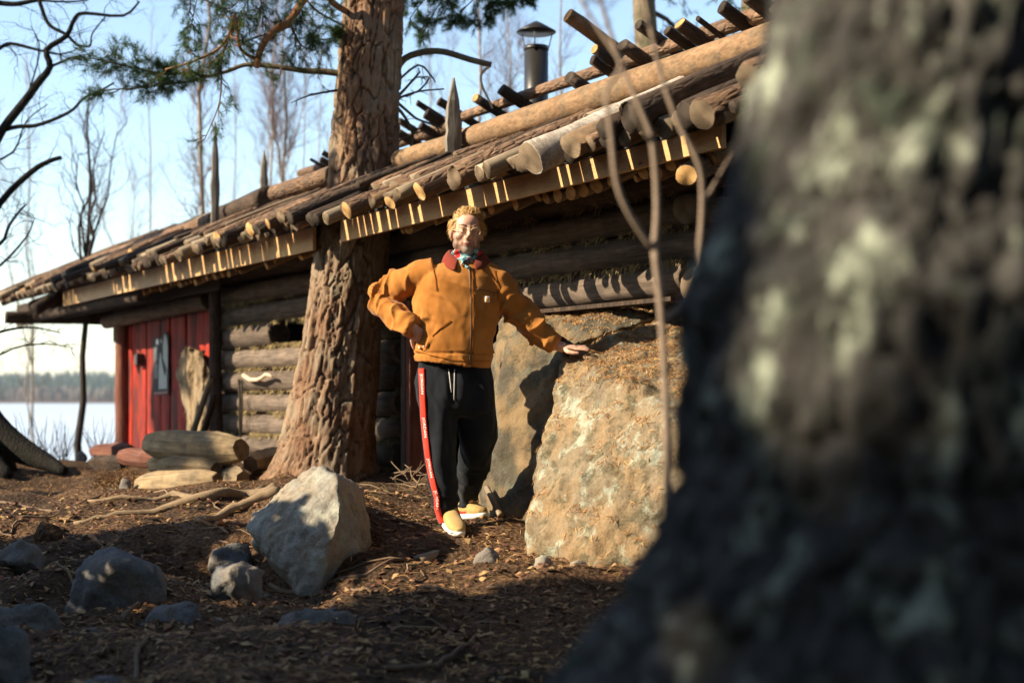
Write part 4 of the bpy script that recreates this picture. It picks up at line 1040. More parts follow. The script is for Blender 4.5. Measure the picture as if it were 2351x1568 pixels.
# --- slender bare sapling in the foreground
sap = empty('bare_sapling', P(1530, 1320, 3.05), 'slender bare grey sapling forking before the cabin wall', 'sapling')
mb = MB()
def L3(pts, r0, r1): return limb(mb, [(x + 5 * noise.noise(Vector((y * .02, x, 0))), y, 3.05 + d) for x, y, d in pts], r0 * .8, r1 * .75, 7)
L3([(1545, 1850, 0), (1535, 1200, 0), (1528, 880, 0), (1516, 700, 0), (1502, 570, 0)], .011, .0105)
L3([(1502, 575, 0), (1450, 500, -.03), (1418, 420, -.05), (1402, 300, -.06), (1392, 210, -.06), (1425, 150, -.06), (1380, 80, -.05), (1320, -20, -.05)], .009, .005)
L3([(1502, 575, 0), (1506, 470, .02), (1498, 330, .02), (1478, 270, .02), (1432, 160, .03), (1395, 60, .03), (1370, -30, .03)], .0095, .006)
L3([(1520, 740, 0), (1570, 690, .02), (1600, 600, .03), (1612, 480, .03), (1606, 380, .02), (1560, 290, .02), (1520, 170, .02), (1480, 0, .02), (1470, -40, 0)], .009, .006)
L3([(1498, 330, .02), (1470, 290, 0), (1450, 240, -.02)], .006, .003); L3([(1612, 470, .03), (1640, 420, .05), (1680, 350, .08)], .005, .002)
mb.build('stems', [M_sapling], sap)
mb = MB()
for p in ((1395, 90), (1420, 60), (1360, 60), (1500, 160), (1440, 170)):
    a = P(p[0], p[1], 3.05); twigs(mb, [a, a + Vector((-.03, 0, .08)), a + Vector((-.06, 0, .16))], .003, 1, .8, .07, 5, r5)
mb.build('side_twigs', [M_twigfine], sap)

# --- bare trees between cabin and lake
def birch(base, top, r, label, n, ln, seed, mat=None, lean=0., fork=None, low=.2, group=None, name='birch_tree', fine=None, up=.5, depth=1, wob=.05):
    rnd = random.Random(seed); b = Vector(base); t = Vector(top)
    e = empty(name, b, label, 'birch tree' if name == 'birch_tree' else 'tree', group)
    mb = MB(); path = crook(b, t, 9, wob, rnd); mb.tube(path, [r * (1 - .8 * i / 9) for i in range(10)], 9)
    stems = [path]
    for k in range(fork or 0):
        i = rnd.randint(3, 6); q = crook(path[i], path[i] + Vector((rnd.uniform(-.9, .9), rnd.uniform(-.5, .5), (t.z - path[i].z) * rnd.uniform(.6, .9))), 6, .15, rnd)
        mb.tube(q, [r * .5 * (1 - .8 * j / 6) for j in range(7)], 6); stems.append(q)
    mb.build('trunk', [mat or M_birchbark], e)
    tw = MB()
    for st in stems:
        cut = [p for p in st if p.z > b.z + (t.z - b.z) * low]
        if len(cut) > 1: twigs(tw, cut, r * .22, depth, .85, ln, n, rnd, -.15, 4, 0, bias=Vector((0, 0, up)))
    tag(tw.build('branches', [fine or M_twigfine], e), kind='stuff')
    return e
def gz(x, Y): X = (x - CX) * Y / FPX; return H1(X, Y)
def bt(x0, Y, xt, yt, r, label, n, ln, seed, **k):
    a = P(x0, 0, Y); a.z = gz(x0, Y) - .1; return birch(a, P(xt, yt, Y), r, label, n, ln, seed, **k)
bt(186, 17.5, 205, 200, .05, 'slim dark barked tree on the lake bank beside the cabin', 9, .9, 31, mat=M_darkbranch, fork=4, low=.3, fine=M_darkbranch)
bt(452, 21, 478, -260, .060, 'slim birch with pale stem behind the cabin\'s lake end', 41, 1.1, 32)
bt(592, 23, 640, -160, .035, 'thin leaning birch between the two pointed roof stakes', 28, 1.0, 33, fork=2)
bt(650, 22, 655, -200, .045, 'straight thin birch just left of the big pine', 35, 1.1, 34, fork=1)
bt(672, 26, 700, 40, .03, 'wispy young birch close beside the big pine', 25, 1.0, 35, fork=2)
bt(1090, 20, 1095, -160, .045, 'pale birch seen between the pine and the chimney', 32, 1.0, 36)
bt(1152, 24, 1170, -100, .04, 'thin birch left of the chimney pipe', 28, 1.1, 37, fork=1)
bt(1303, 22, 1290, -150, .04, 'thin birch right of the chimney pipe', 28, 1.0, 38, fork=1)
bt(1000, 27, 985, -80, .035, 'distant birch behind the dead pine limbs', 28, 1.2, 39, fork=1)
bt(330, 27, 350, 60, .035, 'faint distant birch above the roof\'s lake end', 25, 1.1, 40, fork=2)
bt(80, 30, 60, 120, .04, 'pale distant birch on the lake bank', 22, 1.1, 41, fork=2)
bt(540, 30, 535, 40, .035, 'faint birch behind the tall roof stake', 25, 1.1, 42, fork=2)
bt(740, 29, 735, 60, .035, 'faint birch partly hidden by the big pine', 22, 1.1, 43, fork=1)

# --- the dark bare tree at the left edge
lt = empty('bare_tree', P(-70, 1060, 12.8), 'dark bare broadleaf tree with crooked limbs over the lake', 'tree')
mb = MB(); LY = 12.8
limb(mb, [(-75, 1120, LY), (-95, 1000, LY), (-120, 900, LY), (-140, 700, LY), (-150, 400, LY), (-150, 0, LY), (-140, -400, LY)], .46, .16, 20)
limb(mb, [(-90, 900, LY), (-20, 985, 12.6), (50, 1035, 12.4), (110, 1062, 12.2), (150, 1082, 12.0)], .20, .03, 12)
limb(mb, [(-100, 950, 12.7), (-20, 1060, 12.1), (20, 1090, 11.8)], .16, .04, 12)
mb.build('trunk', [M_blackbark], lt)
r8 = random.Random(8)
mains = [([(-150, 520), (-40, 380), (4, 301), (59, 230), (88, 191), (115, 154), (107, 115), (152, 84), (172, 43), (195, 31), (283, 37), (320, 4)], .05, .009), ([(-20, 310), (10, 299), (43, 291), (82, 289), (133, 271), (168, 252), (193, 226), (234, 207), (262, 190)], .024, .008),
         ([(-80, 0), (0, 8), (39, 10), (84, 1), (92, 8), (105, 45), (121, 64), (152, 80), (176, 103), (195, 107), (208, 105), (212, 78), (242, 39)], .026, .006), ([(115, 154), (152, 139), (172, 131), (197, 126)], .014, .005),
         ([(-60, 150), (0, 111), (25, 101), (70, 111), (103, 119), (137, 125), (172, 117)], .022, .006), ([(-80, 600), (0, 467), (70, 397), (110, 372), (141, 362)], .036, .018), ([(-80, 580), (0, 560), (20, 520), (45, 485), (60, 470)], .02, .008),
         ([(-60, 780), (20, 757), (80, 752), (140, 765)], .016, .004), ([(-60, 850), (30, 800), (110, 790), (170, 800)], .012, .003), ([(-60, 640), (0, 610), (60, 545), (80, 500)], .016, .004), ([(60, 230), (85, 150), (90, 100), (70, 60)], .01, .003),
         ([(84, 1), (150, 5), (200, 0), (240, -20)], .012, .005), ([(-40, 380), (30, 350), (60, 280), (110, 240)], .012, .004)]
for pts, r0, r1 in mains:
    mb = MB(); path = limb(mb, [(x, y, LY + r8.uniform(-.3, .3) * 0) for x, y in pts], r0, r1, 8)
    twigs(mb, path, .0075, 2, .9, .55, 7, r8, .1, 3)
    mb.build('branch', [M_blackbark], lt)

# --- pines behind the cabin at the right
def pine_behind(x, Y, label, seed, ext):
    rnd = random.Random(seed); b = P(x, 0, Y); b.z = gz(x, Y) - .1
    e = empty('pine_tree', b, label, 'pine tree'); mb = MB(); mb.tube(crook(b, b + Vector((0, 0, 10)), 8, .04, rnd), [.16, .15, .145, .14, .13, .12, .11, .1, .06], 10); mb.build('trunk', [M_branch], e)
    for k in range(ext):
        z = rnd.uniform(2.4, 5.2); a = rnd.uniform(0, 6.28); l = rnd.uniform(.8, 1.9)
        p = b + Vector((0, 0, z - b.z)); q = p + Vector((math.cos(a) * l, math.sin(a) * l, rnd.uniform(-.5, .2)))
        mb = MB(); path = crook(p, q, 5, .25, rnd); mb.tube(path, [.03, .026, .02, .016, .012, .006], 6); tips = []
        twigs(mb, path, .01, 1, .9, .4, 9, rnd, .25, 4, 0, tips); bo = mb.build('branch', [M_branch], e); nb = MB()
        for p_, d_ in tips:
            if rnd.random() < .8: tuft(nb, p_, d_, 22, .07, rnd, .0016)
        tag(nb.build('needle_clusters', [M_needle_green], bo, False), kind='stuff')
pine_behind(1720, 13.0, 'dark stemmed pine behind the cabin\'s near end', 51, 13)
pine_behind(1480, 16.0, 'lichen hung pine behind the ridge log ends', 52, 16)

# --- tall spruces on the slope left of the camera (they shade the foreground)
def spruce(x, y, h, w, label, seed, low=.1, dens=1.):
    rnd = random.Random(seed); z0 = H1(x, y) - .1
    e = empty('spruce_tree', (x, y, z0), label, 'spruce tree', 'spruces left of the path'); mb = MB(); mb.tube([(x, y, z0), (x, y, z0 + h * .5), (x, y, z0 + h)], [.2, .12, .02], 8); mb.build('trunk', [M_branch], e)
    nb = MB(); z = z0 + h * low
    while z < z0 + h - .2:
        t = (z - z0 - h * low) / (h * (1 - low)); l = w * (1 - t) ** .8 + .15
        for k in range(int(9 * dens)):
            a = rnd.uniform(0, 6.28); ll = l * rnd.uniform(.7, 1.08); d = Vector((math.cos(a), math.sin(a), -.28)); s = Vector((-math.sin(a), math.cos(a), 0))
            c = Vector((x, y, z + rnd.uniform(-.15, .15)))
            for j in range(8):
                u = (j + .6) / 8 * ll; p = c + d * u + Vector((0, 0, .08 * u * u)); ww = (.16 + .30 * (1 - j / 8) * ll * .45)
                for sg_ in (-1, 1):
                    q = p + s * sg_ * ww * rnd.uniform(.6, 1.3) + d * ww * rnd.uniform(.3, .8) + Vector((0, 0, -.12 * rnd.random())); o_ = d * .07
                    nb.add([p - o_, p + o_, q + o_ * .6, q - o_ * .5], [(0, 1, 2, 3)])
        z += .16 + .10 * (1 - t)
    tag(nb.build('unseen_crown', [M_needle_dark], e, False))
rows = [(-7.4, 3.2, 7.0, 1.6), (-7.7, 2.1, 6.7, 1.7), (-7.3, .9, 5.7, 1.5), (-7.8, -.4, 6.25, 1.6), (-7.4, -1.6, 6.0, 1.6), (-9.4, 2.4, 8.0, 1.8), (-9.6, .6, 6.8, 1.6), (-9.3, -1.7, 7.3, 1.8)]
lbs = ['young spruce at the lake end of the near row', 'young spruce second from the lake in the near row', 'young spruce third from the lake in the near row', 'young spruce fourth from the lake in the near row', 'young spruce fifth from the lake in the near row',
       'spruce at the lake end of the row behind', 'middle spruce of the row behind', 'spruce of the row behind farthest from the lake']
for i, (x, y, h, w) in enumerate(rows): spruce(x, y, h, w, lbs[i], 80 + i, .06, 1.0)
for i, (x, y, h, w, lb) in enumerate(((-4.5, 5.9, 2.5, .95, 'low bushy young spruce beside the hollow'), (-4.9, 4.6, 3.2, 1.1, 'bushy young spruce in the brush left of the hollow'), (-5.6, 6.4, 2.8, .8, 'slim young spruce nearest the log pile'))): spruce(x, y, h, w, lb, 140 + i, .02, .9)
# the wood behind and right of the camera
back = None
wood = [(-6.5, -4.5, 13), (-3.2, -5.5, 15), (0.2, -5., 14), (3.4, -4.6, 15), (6.2, -2.2, 13), (7.4, 1.6, 14), (8.4, 5.4, 12), (9.2, 9.4, 13), (-9.5, -5, 14), (5.2, -8., 16), (-1., -9., 16)]
src = None
for i, (x, y, h) in enumerate(wood):
    lb = 'tall dark forest spruce behind the viewer'
    if src is None:
        spruce(x, y, h, 2.4, lb, 120, .05, .9); src = [o for o in bpy.data.objects if o.name.startswith('spruce_tree')][-1]
        src = max((o for o in bpy.data.objects if o.name.startswith('spruce_tree')), key=lambda o: o.name); src['group'] = 'forest spruces behind the viewer'
        sh0 = h
    else:
        e = src.copy(); COL.objects.link(e); e.location = (x, y, H1(x, y) - .1); e.rotation_euler = (0, 0, i * 1.7); e.scale = (h / sh0, h / sh0, h / sh0); WM[e.name] = Matrix.Translation(e.location)
        for c in list(src.children):
            k = c.copy(); COL.objects.link(k); k.parent = e
# --- thinner conifers farther along the shore path: their crowns dapple the cabin front
for i, (x, y, h, w, low, dens, lb) in enumerate(((-11.0, 12.9, 8.8, 1.3, .1, .8, 'dense narrow spruce by the shore left of the cabin'), (-12.5, 7.6, 8.5, .8, .45, .35, 'thin crowned spruce standing back from the path'))):
    spruce(x, y, h, w, lb, 90 + i, low, dens)

# --- unseen crowns above the frame, added to block sky light from overhead
def unseen_crown(parent, c, r, n, seed, size=.22):
    rnd = random.Random(seed); nb = MB()
    for i in range(n):
        d = Vector((rnd.gauss(0, 1), rnd.gauss(0, 1), rnd.gauss(0, 1))).normalized() * rnd.random() ** .45
        p = Vector(c) + Vector((d.x * r[0], d.y * r[1], d.z * r[2]))
        for k in range(9):
            u = Vector((rnd.gauss(0, 1), rnd.gauss(0, 1), rnd.gauss(0, .6))).normalized(); w = u.cross(Vector((rnd.random() - .5, rnd.random() - .5, rnd.random() - .5))).normalized() * size * .28
            e = p + u * size * rnd.uniform(.8, 1.7); nb.add([p - w * .4, p + w * .4, e + w, e - w], [(0, 1, 2, 3)])
    tag(nb.build('unseen_crown', [M_needle_dark], parent, False), kind='stuff')
unseen_crown(pine, (-.4, 9.6, 9.2), (3.6, 4.0, 2.4), 1500, 1)
unseen_crown(ft, (1.2, 2.6, 7.6), (4.2, 3.6, 2.0), 1500, 2)
# ------------------------------------------------------------------ the man
MY = 7.6; PXM = FPX / MY
def PM(x, y, d=0.): return P(x, y, MY + d)
def rm(mb, voxel, sm=3, fac=.5): return evaluated(mb.mesh(), [('REMESH', dict(mode='VOXEL', voxel_size=voxel)), ('SMOOTH', dict(iterations=sm, factor=fac))])
def sec(xl, xr, y, depth, d=0., tilt=0.):
    a, b = PM(xl, y + tilt, d), PM(xr, y - tilt, d); return ((a + b) / 2, (b - a) / 2, Vector((0, depth, 0)))
# head frame: turned a little to the picture's right and tilted
HC = PM(1071, 536.5, -.02)
HR = Matrix.Rotation(R(10), 3, 'Z') @ Matrix.Rotation(R(4), 3, 'X') @ Matrix.Rotation(R(3), 3, 'Y')
def hp(x, y, z): return HC + HR @ Vector((x, y, z))
def he(mb, c, r, n=20, rot=None): mb.ell(hp(*c), r, HR if rot is None else HR @ rot, n)
head = MB()
he(head, (0, .018, .036), (.077, .098, .088), 28); he(head, (0, -.018, -.035), (.069, .074, .078)); he(head, (0, -.045, .05), (.06, .05, .05))
he(head, (0, -.062, -.083), (.034, .03, .030)); he(head, (0, -.03, -.078), (.055, .055, .036))
for s_ in (-1, 1):
    he(head, (s_ * .041, -.060, -.018), (.026, .026, .028)); he(head, (s_ * .030, -.084, .034), (.026, .013, .010), 12); he(head, (s_ * .049, -.024, -.058), (.025, .04, .035))
    he(head, (s_ * .079, .012, -.004), (.011, .020, .034), 14, Matrix.Rotation(s_ * .35, 3, 'Z')); he(head, (s_ * .083, .016, .012), (.008, .018, .016), 12); he(head, (s_ * .011, -.103, -.026), (.009, .010, .008), 12)
    he(head, (s_ * .031, -.083, .012), (.0135, .010, .0125), 14)
    he(head, (s_ * .031, -.088, .0205), (.0165, .010, .0055), 12); he(head, (s_ * .031, -.087, .0025), (.014, .009, .004), 12); he(head, (s_ * .030, -.083, -.006), (.014, .008, .006), 12)
head.tube([hp(0, -.088, .032), hp(0, -.100, .012), hp(0, -.112, -.010), hp(0, -.116, -.022)], [.009, .0105, .013, .012], 12)
he(head, (0, -.088, -.052), (.026, .012, .008), 14); he(head, (0, -.089, -.062), (.022, .011, .008), 14); he(head, (0, -.086, -.04), (.02, .012, .014))
head.tube([PM(1068, 640, .05), PM(1069, 600, .03), PM(1071, 560, .02)], [.075, .066, .062], 20)
# hidden body under the clothes, so the figure is one surface from head to shoes
head.loft([sec(1000, 1085, 845, .10), sec(985, 1095, 760, .11), sec(975, 1125, 680, .11), sec(985, 1120, 640, .09), sec(1030, 1105, 615, .07)], 20)
head.tube([PM(985, 635), PM(915, 655, .06), PM(882, 676, .08), PM(915, 716, -.03), PM(948, 752, -.12)], [.055, .048, .04, .036, .029], 14)
head.tube([PM(1120, 640), PM(1165, 690, .01), PM(1205, 730, .02), PM(1245, 765, .01), PM(1282, 795, 0)], [.055, .048, .04, .036, .029], 14)
head.tube([PM(1015, 835, .02), PM(1012, 930, -.02), PM(1014, 1030, -.06), PM(1028, 1120, -.04), PM(1034, 1205, 0)], [.085, .075, .055, .048, .04], 14)
head.tube([PM(1070, 835, .02), PM(1090, 930, .04), PM(1096, 1010, .08), PM(1082, 1100, .24), PM(1072, 1180, .38)], [.085, .075, .055, .048, .04], 14)
body_me = rm(head, .0062, 2, .35)
# hands at finer resolution, rooted in the forearm
def hand(mb, wrist, palm_c, palm_dir, side, up, flen, fdirs, bend, thumb):
    """palm block with four fingers of unequal length and a thumb from its side"""
    pd, sd_, u = palm_dir.normalized(), side.normalized(), up.normalized()
    mb.tube([wrist - pd * .05, wrist, palm_c - pd * .02], [.029, .028, .030], 12)
    rot = Matrix((pd, sd_, u)).transposed()
    mb.ell(palm_c, (.050, .041, .0165), rot, 16); mb.ell(palm_c + pd * .022, (.03, .040, .0145), rot, 14)
    for i in range(4):
        off = (i - 1.5) * .0212; b = palm_c + pd * .034 + sd_ * off
        pts = [b]; dcur = (pd + sd_ * off * 5.0).normalized(); L = flen[i]
        for j, fr in enumerate((.45, .32, .23)):
            ang = bend[j]; dcur = (dcur * math.cos(ang) - u * math.sin(ang)).normalized(); pts.append(pts[-1] + dcur * L * fr)
        mb.tube(pts, [.0090, .0083, .0076, .0060], 10); mb.ell(pts[-1], .0068, None, 8)
    b = palm_c - pd * .018 + sd_ * thumb[0]; p1 = b + (sd_ * thumb[1] + pd * .5 - u * .25).normalized() * .032; p2 = p1 + (pd * .9 + sd_ * thumb[1] * .35 - u * .1).normalized() * .030; p3 = p2 + (pd + sd_ * thumb[1] * .1).normalized() * .022
    mb.tube([b, p1, p2, p3], [.015, .0125, .0105, .008], 10); mb.ell(p3, .0082, None, 8)
hm = MB()
# on the rock: fingers to the right along the stone, thumb towards the viewer
hand(hm, PM(1278, 793), PM(1304, 798, -.01), Vector((1, -.05, .02)), Vector((.1, -1, -.32)), Vector((.0, -.3, 1)), (.066, .074, .078, .070), None, (.02, .10, .12), (.036, 1.))
# on the hip: back of the hand out, fingers curled back
hand(hm, PM(950, 754, -.115), PM(966, 772, -.10), Vector((.45, .35, -1.)), Vector((-.8, .2, -.35)), Vector((.1, -1, .1)), (.05, .06, .064, .058), None, (-.9, -1.0, -.5), (.030, .7))
hand_me = rm(hm, .0042, 2, .3)
bm = bmesh.new(); bm.from_mesh(body_me); bm.from_mesh(hand_me); tmp = bpy.data.meshes.new('b'); bm.to_mesh(tmp); bm.free()
body_me = evaluated(tmp, [('REMESH', dict(mode='VOXEL', voxel_size=.0040)), ('SMOOTH', dict(iterations=1, factor=.25))])
HRi = HR.inverted()
def loc_h(p): return HRi @ (p - HC)
def beard(p):
    q = loc_h(p)
    if q.z > .02 or q.z < -.135 or q.y > .03 or abs(q.x) > .09: return 0.
    v = 0.
    jaw = max(0, min(1, (-.052 - q.z) / .02)) * max(0, min(1, (.02 - q.y) / .03))
    side = max(0, min(1, (abs(q.x) - .040) / .014)) * max(0, min(1, (-.004 - q.z) / .03)) * max(0, min(1, (.01 - q.y) / .02))
    must = max(0, 1 - abs(q.z + .041) / .010) * max(0, 1 - abs(q.x) / .036) * (1 if q.y < -.07 else 0)
    gt = max(0, 1 - abs(abs(q.x) - .030) / .010) * max(0, min(1, (-.04 - q.z) / .01)) * (1 if q.y < -.05 else 0)
    v = max(jaw, side * .95, must, gt)
    lips = max(0, 1 - abs(q.z + .057) / .010) * max(0, 1 - abs(q.x) / .026)
    return max(0, min(1, v * (1 - .9 * lips) + .1 * fbm(q * 60, 2) * v))
def lips(p):
    q = loc_h(p); return max(0, 1 - ((q.z + .057) / .010) ** 2) * max(0, 1 - (q.x / .026) ** 2) * (1 if q.y < -.07 else 0) if abs(q.x) < .03 else 0.
def grey(p):
    q = loc_h(p); return .85 * max(0, min(1, 1.3 - abs(q.x) / .026)) * max(0, min(1, (-.068 - q.z) / .012))
for nm, fn in (('beard', beard), ('lips', lips), ('grey', grey)): attr(body_me, nm, fn)
org = PM(1045, 1243, 0); body_me.transform(Matrix.Translation(-org))
person = mesh_obj('person', body_me, [M_skin], None, True, Matrix.Translation(org))
tag(person, 'man in tan jacket and black trousers leaning one hand on the rock', 'person')
def part(name, me, mats, smooth=True):
    return mesh_obj(name, me, mats if isinstance(mats, list) else [mats], person, smooth)
def mpart(name, mb, mats, smooth=True):
    return mb.build(name, mats if isinstance(mats, list) else [mats], person, smooth)

# jacket
jk = MB()
jk.loft([sec(951, 1127, 838, .165, .0, -9), sec(948, 1130, 822, .168, .0, -8), sec(952, 1132, 802, .168, 0, -6), sec(953, 1138, 770, .166, .0, -3), sec(951, 1146, 735, .160), sec(948, 1150, 700, .158), sec(950, 1150, 665, .150), sec(960, 1148, 638, .126), sec(980, 1140, 620, .098), sec(1005, 1126, 608, .080), sec(1028, 1112, 601, .066)], 36, 0, 2.25)
jk.tube([PM(1000, 626), PM(965, 634, .005), PM(925, 652, .03), PM(892, 668, .07), PM(874, 682, .08), PM(880, 700, .05), PM(905, 720, -.02), PM(932, 743, -.09), PM(948, 757, -.12)], [.084, .088, .082, .077, .072, .068, .064, .058, .053], 20)
jk.tube([PM(1110, 634), PM(1140, 650), PM(1165, 685, .01), PM(1190, 717, .02), PM(1212, 738, .02), PM(1240, 764, .01), PM(1268, 786, 0), PM(1276, 792, 0)], [.084, .089, .084, .078, .072, .065, .056, .053], 20)
jm = rm(jk, .0068, 6, .5)
LA = [PM(985, 632), PM(870, 682, .08), PM(948, 757, -.12)]; RA = [PM(1130, 640), PM(1212, 738, .02), PM(1276, 792, 0)]
def seg_near(p, a, b):
    ab = b - a; t = max(0, min(1, (p - a).dot(ab) / ab.length_squared)); return t, (p - a - ab * t).length
def jfold(p, n):
    d = .005 * fbm(Vector((p.x * 11, p.y * 9, p.z * 7)), 3)
    for A in (LA, RA):
        for k in (0, 1):
            t, dist = seg_near(p, A[k], A[k + 1])
            if dist < .125 and not (k == 0 and t < .25):
                el = (t if k == 0 else 1 - t); ax = (A[k + 1] - A[k]).normalized(); s_ = (p - A[k]).dot(ax)
                ph = s_ * 62 + 7 * noise.noise(p * 6) + (p.z + p.y) * 30
                d += (.008 + .012 * el * el) * (1 - abs(math.sin(ph * .5))) ** 2.2 * 1.5 * (.6 + .8 * abs(noise.noise(p * 9))) - .003 * el
                d += .012 * noise.noise(Vector((s_ * 20 + 9, p.z * 9, p.y * 9)))
                break
    # drag folds from the shoulder to the hip, gathered waist
    t = p.x * 9 + p.z * 16 + 2.2 * noise.noise(p * 5)
    zt_ = (p.z - PM(0, 836).z)
    if abs(n.z) < .8: d += .019 * (1 - abs(math.sin(t * 1.3))) ** 2.2 * max(0, min(1, (.55 - zt_) * 3)) * max(0, min(1, .5 + 1.5 * noise.noise(p * 4))) + .012 * noise.noise(Vector((p.x * 7 + p.z * 5, p.y * 6, p.z * 9)))
    if zt_ < .07: d += .0035 * noise.noise(Vector((p.x * 40, p.y * 40, 2)))
    if .045 < zt_ < .062 : d -= .006
    return d
displace(jm, jfold)
part('jacket', jm, M_canvas)
bm = bmesh.new(); bm.from_mesh(jm); jbvh = BVHTree.FromBMesh(bm); bm.free()
def on(bvh, x, y, lift=.003):
    d = PM(x, y).normalized(); h = bvh.ray_cast(Vector((0, 0, 0)), d)
    if h[0] is None: return None
    return h[0] - d * lift + h[1] * lift * .5
def ribbon(name, bvh, cl, w, mat, lift=.003, th=.002, parent=None):
    """narrow strip lying on the cloth along a drawn line"""
    pts = []
    for (xa, ya), (xb, yb) in zip(cl, cl[1:]):
        n = max(2, int(math.hypot(xb - xa, yb - ya) / 3))
        for i in range(n): pts.append((xa + (xb - xa) * i / n, ya + (yb - ya) * i / n))
    pts.append(cl[-1]); vs = []; last = None
    for i, (x, y) in enumerate(pts):
        a, b = pts[max(i - 1, 0)], pts[min(i + 1, len(pts) - 1)]; L = math.hypot(b[0] - a[0], b[1] - a[1]) or 1; nx_, ny_ = -(b[1] - a[1]) / L, (b[0] - a[0]) / L
        ww = w[0] + (w[1] - w[0]) * i / (len(pts) - 1) if hasattr(w, '__len__') else w
        row_ = [on(bvh, x + nx_ * ww * k, y + ny_ * ww * k, lift) for k in (-1, -.33, .33, 1)]
        if any(q is None for q in row_): continue
        vs.append(row_)
    mb = MB(); flat = [q for r_ in vs for q in r_]
    mb.add(flat, [(i * 4 + j, i * 4 + j + 1, (i + 1) * 4 + j + 1, (i + 1) * 4 + j) for i in range(len(vs) - 1) for j in range(3)])
    me = evaluated(mb.mesh(), [('SOLIDIFY', dict(thickness=th, offset=0))])
    return mesh_obj(name, me, [mat], person if parent is None else parent, True)
ribbon('zipper', jbvh, [(1078, 612), (1081, 680), (1082, 760), (1078, 838)], 1.6, M_zip)
ribbon('zip_flap', jbvh, [(1084, 614), (1087, 680), (1088, 760), (1084, 840)], 1.2, M_canvas_dark)
ribbon('chest_pocket', jbvh, [(1095, 664), (1115, 667), (1138, 673)], 1.0, M_zip)
ribbon('side_pocket', jbvh, [(1034, 736), (1015, 750), (992, 772)], 1.3, M_canvas_dark)
ribbon('hem_seam', jbvh, [(953, 806), (990, 816), (1040, 826), (1078, 829), (1125, 829)], .8, M_canvas_dark)
ribbon('cuff_seam', jbvh, [(930, 757), (938, 750), (949, 742)], .8, M_canvas_dark)
ribbon('shoulder_seam', jbvh, [(991, 604), (1000, 640), (1002, 668)], .8, M_canvas_dark)
ribbon('shoulder_seam', jbvh, [(1134, 620), (1143, 660), (1143, 690)], .8, M_canvas_dark)
lab = ribbon('patch', jbvh, [(1118.5, 681), (1118.5, 694)], 5.2, M_white, .005)
ribbon('patch_mark', jbvh, [(1121.5, 684), (1117.5, 684.5), (1116, 688), (1117.5, 691), (1121, 691.2)], 1.1, M_orange, .009, parent=lab)
ribbon('patch_mark', jbvh, [(1119, 686), (1121, 689.5)], 1.5, M_orange, .009, parent=lab)
# collar: a folded corduroy band, open in front
cb = MB(); vs = []; n = 44; cc = PM(1070, 596, .02)
for i in range(n):
    a = R(-68) + (R(360) - R(44)) * i / (n - 1)       # from the right front point round the back to the left one
    f0 = max(0, 1 - min(i, n - 1 - i) / (n * .30)); fr = f0 ** 1.3
    ca, sa = math.cos(a), math.sin(a)
    top = cc + Vector((ca * .080, sa * .078, .045 - .055 * fr + .012 * max(0, -ca)))
    mid = cc + Vector((ca * .096, sa * .094, .052 - .060 * fr + .012 * max(0, -ca)))
    low = cc + Vector((ca * (.134 + .010 * fr), sa * (.126 + .040 * fr), -.012 - .062 * fr))
    inn = cc + Vector((ca * .082, sa * .08, -.03 - .03 * fr))
    vs += [inn, top, mid, mid.lerp(low, .5) + Vector((ca, sa, .3)) * .008, low]
cb.add(vs, [(i * 5 + j, i * 5 + j + 1, (i + 1) * 5 + j + 1, (i + 1) * 5 + j) for i in range(n - 1) for j in range(4)])
part('collar', evaluated(cb.mesh(), [('SOLIDIFY', dict(thickness=.007)), ('SUBSURF', dict(levels=1))]), M_cord)
# bandana
bd = MB(); secs = []
for k in range(9):
    t = k / 8; z = 614 - t * 40; rr = .082 - .010 * t + .008 * math.sin(t * 9)
    c = PM(1071, z, .01 - .02 * t); secs.append((c, Vector((rr * 1.02, 0, 0)), Vector((0, rr * 1.05, 0))))
bd.loft(secs, 32); bd.ell(PM(1068, 598, -.085), (.022, .016, .018)); bd.tube([PM(1068, 600, -.088), PM(1073, 612, -.10), PM(1078, 622, -.115)], [(.014, .006), (.016, .005), (.006, .003)], 8); bd.tube([PM(1066, 597, -.09), PM(1060, 604, -.10), PM(1058, 612, -.10)], [(.012, .005), (.012, .005), (.004, .003)], 8)
bme = rm(bd, .006, 2); displace(bme, lambda p, n: .010 * fbm(Vector((p.x * 18, p.y * 18, p.z * 40)), 3)); part('bandana', bme, M_bandana)

# trousers
tr = MB()
tr.loft([sec(968, 1118, 815, .105), sec(962, 1122, 846, .122), sec(957, 1130, 880, .138), sec(957, 1133, 915, .140), sec(962, 1134, 940, .125), sec(985, 1120, 958, .08)], 32, 0, 2.2)
def leg(rows): tr.loft([sec(a, b, y, dp, d) for a, b, y, dp, d in rows], 24, 0, 2.15)
leg([(958, 1052, 890, .120, .0), (961, 1052, 930, .118, -.01), (966, 1050, 970, .112, -.02), (973, 1048, 1015, .104, -.045), (979, 1047, 1060, .098, -.05), (985, 1050, 1105, .092, -.045), (993, 1052, 1150, .086, -.03), (1000, 1055, 1182, .082, -.01), (1003, 1057, 1196, .082, .0), (1006, 1057, 1202, .08, .0)])
leg([(1044, 1132, 890, .120, .02), (1050, 1137, 930, .118, .03), (1052, 1141, 970, .112, .05), (1053, 1142, 1005, .106, .08), (1051, 1134, 1040, .100, .13), (1050, 1125, 1075, .096, .19), (1048, 1115, 1105, .090, .26), (1048, 1102, 1135, .084, .32), (1050, 1092, 1158, .080, .36), (1053, 1092, 1182, .075, .38)])
tm = rm(tr, .0075, 4, .5)
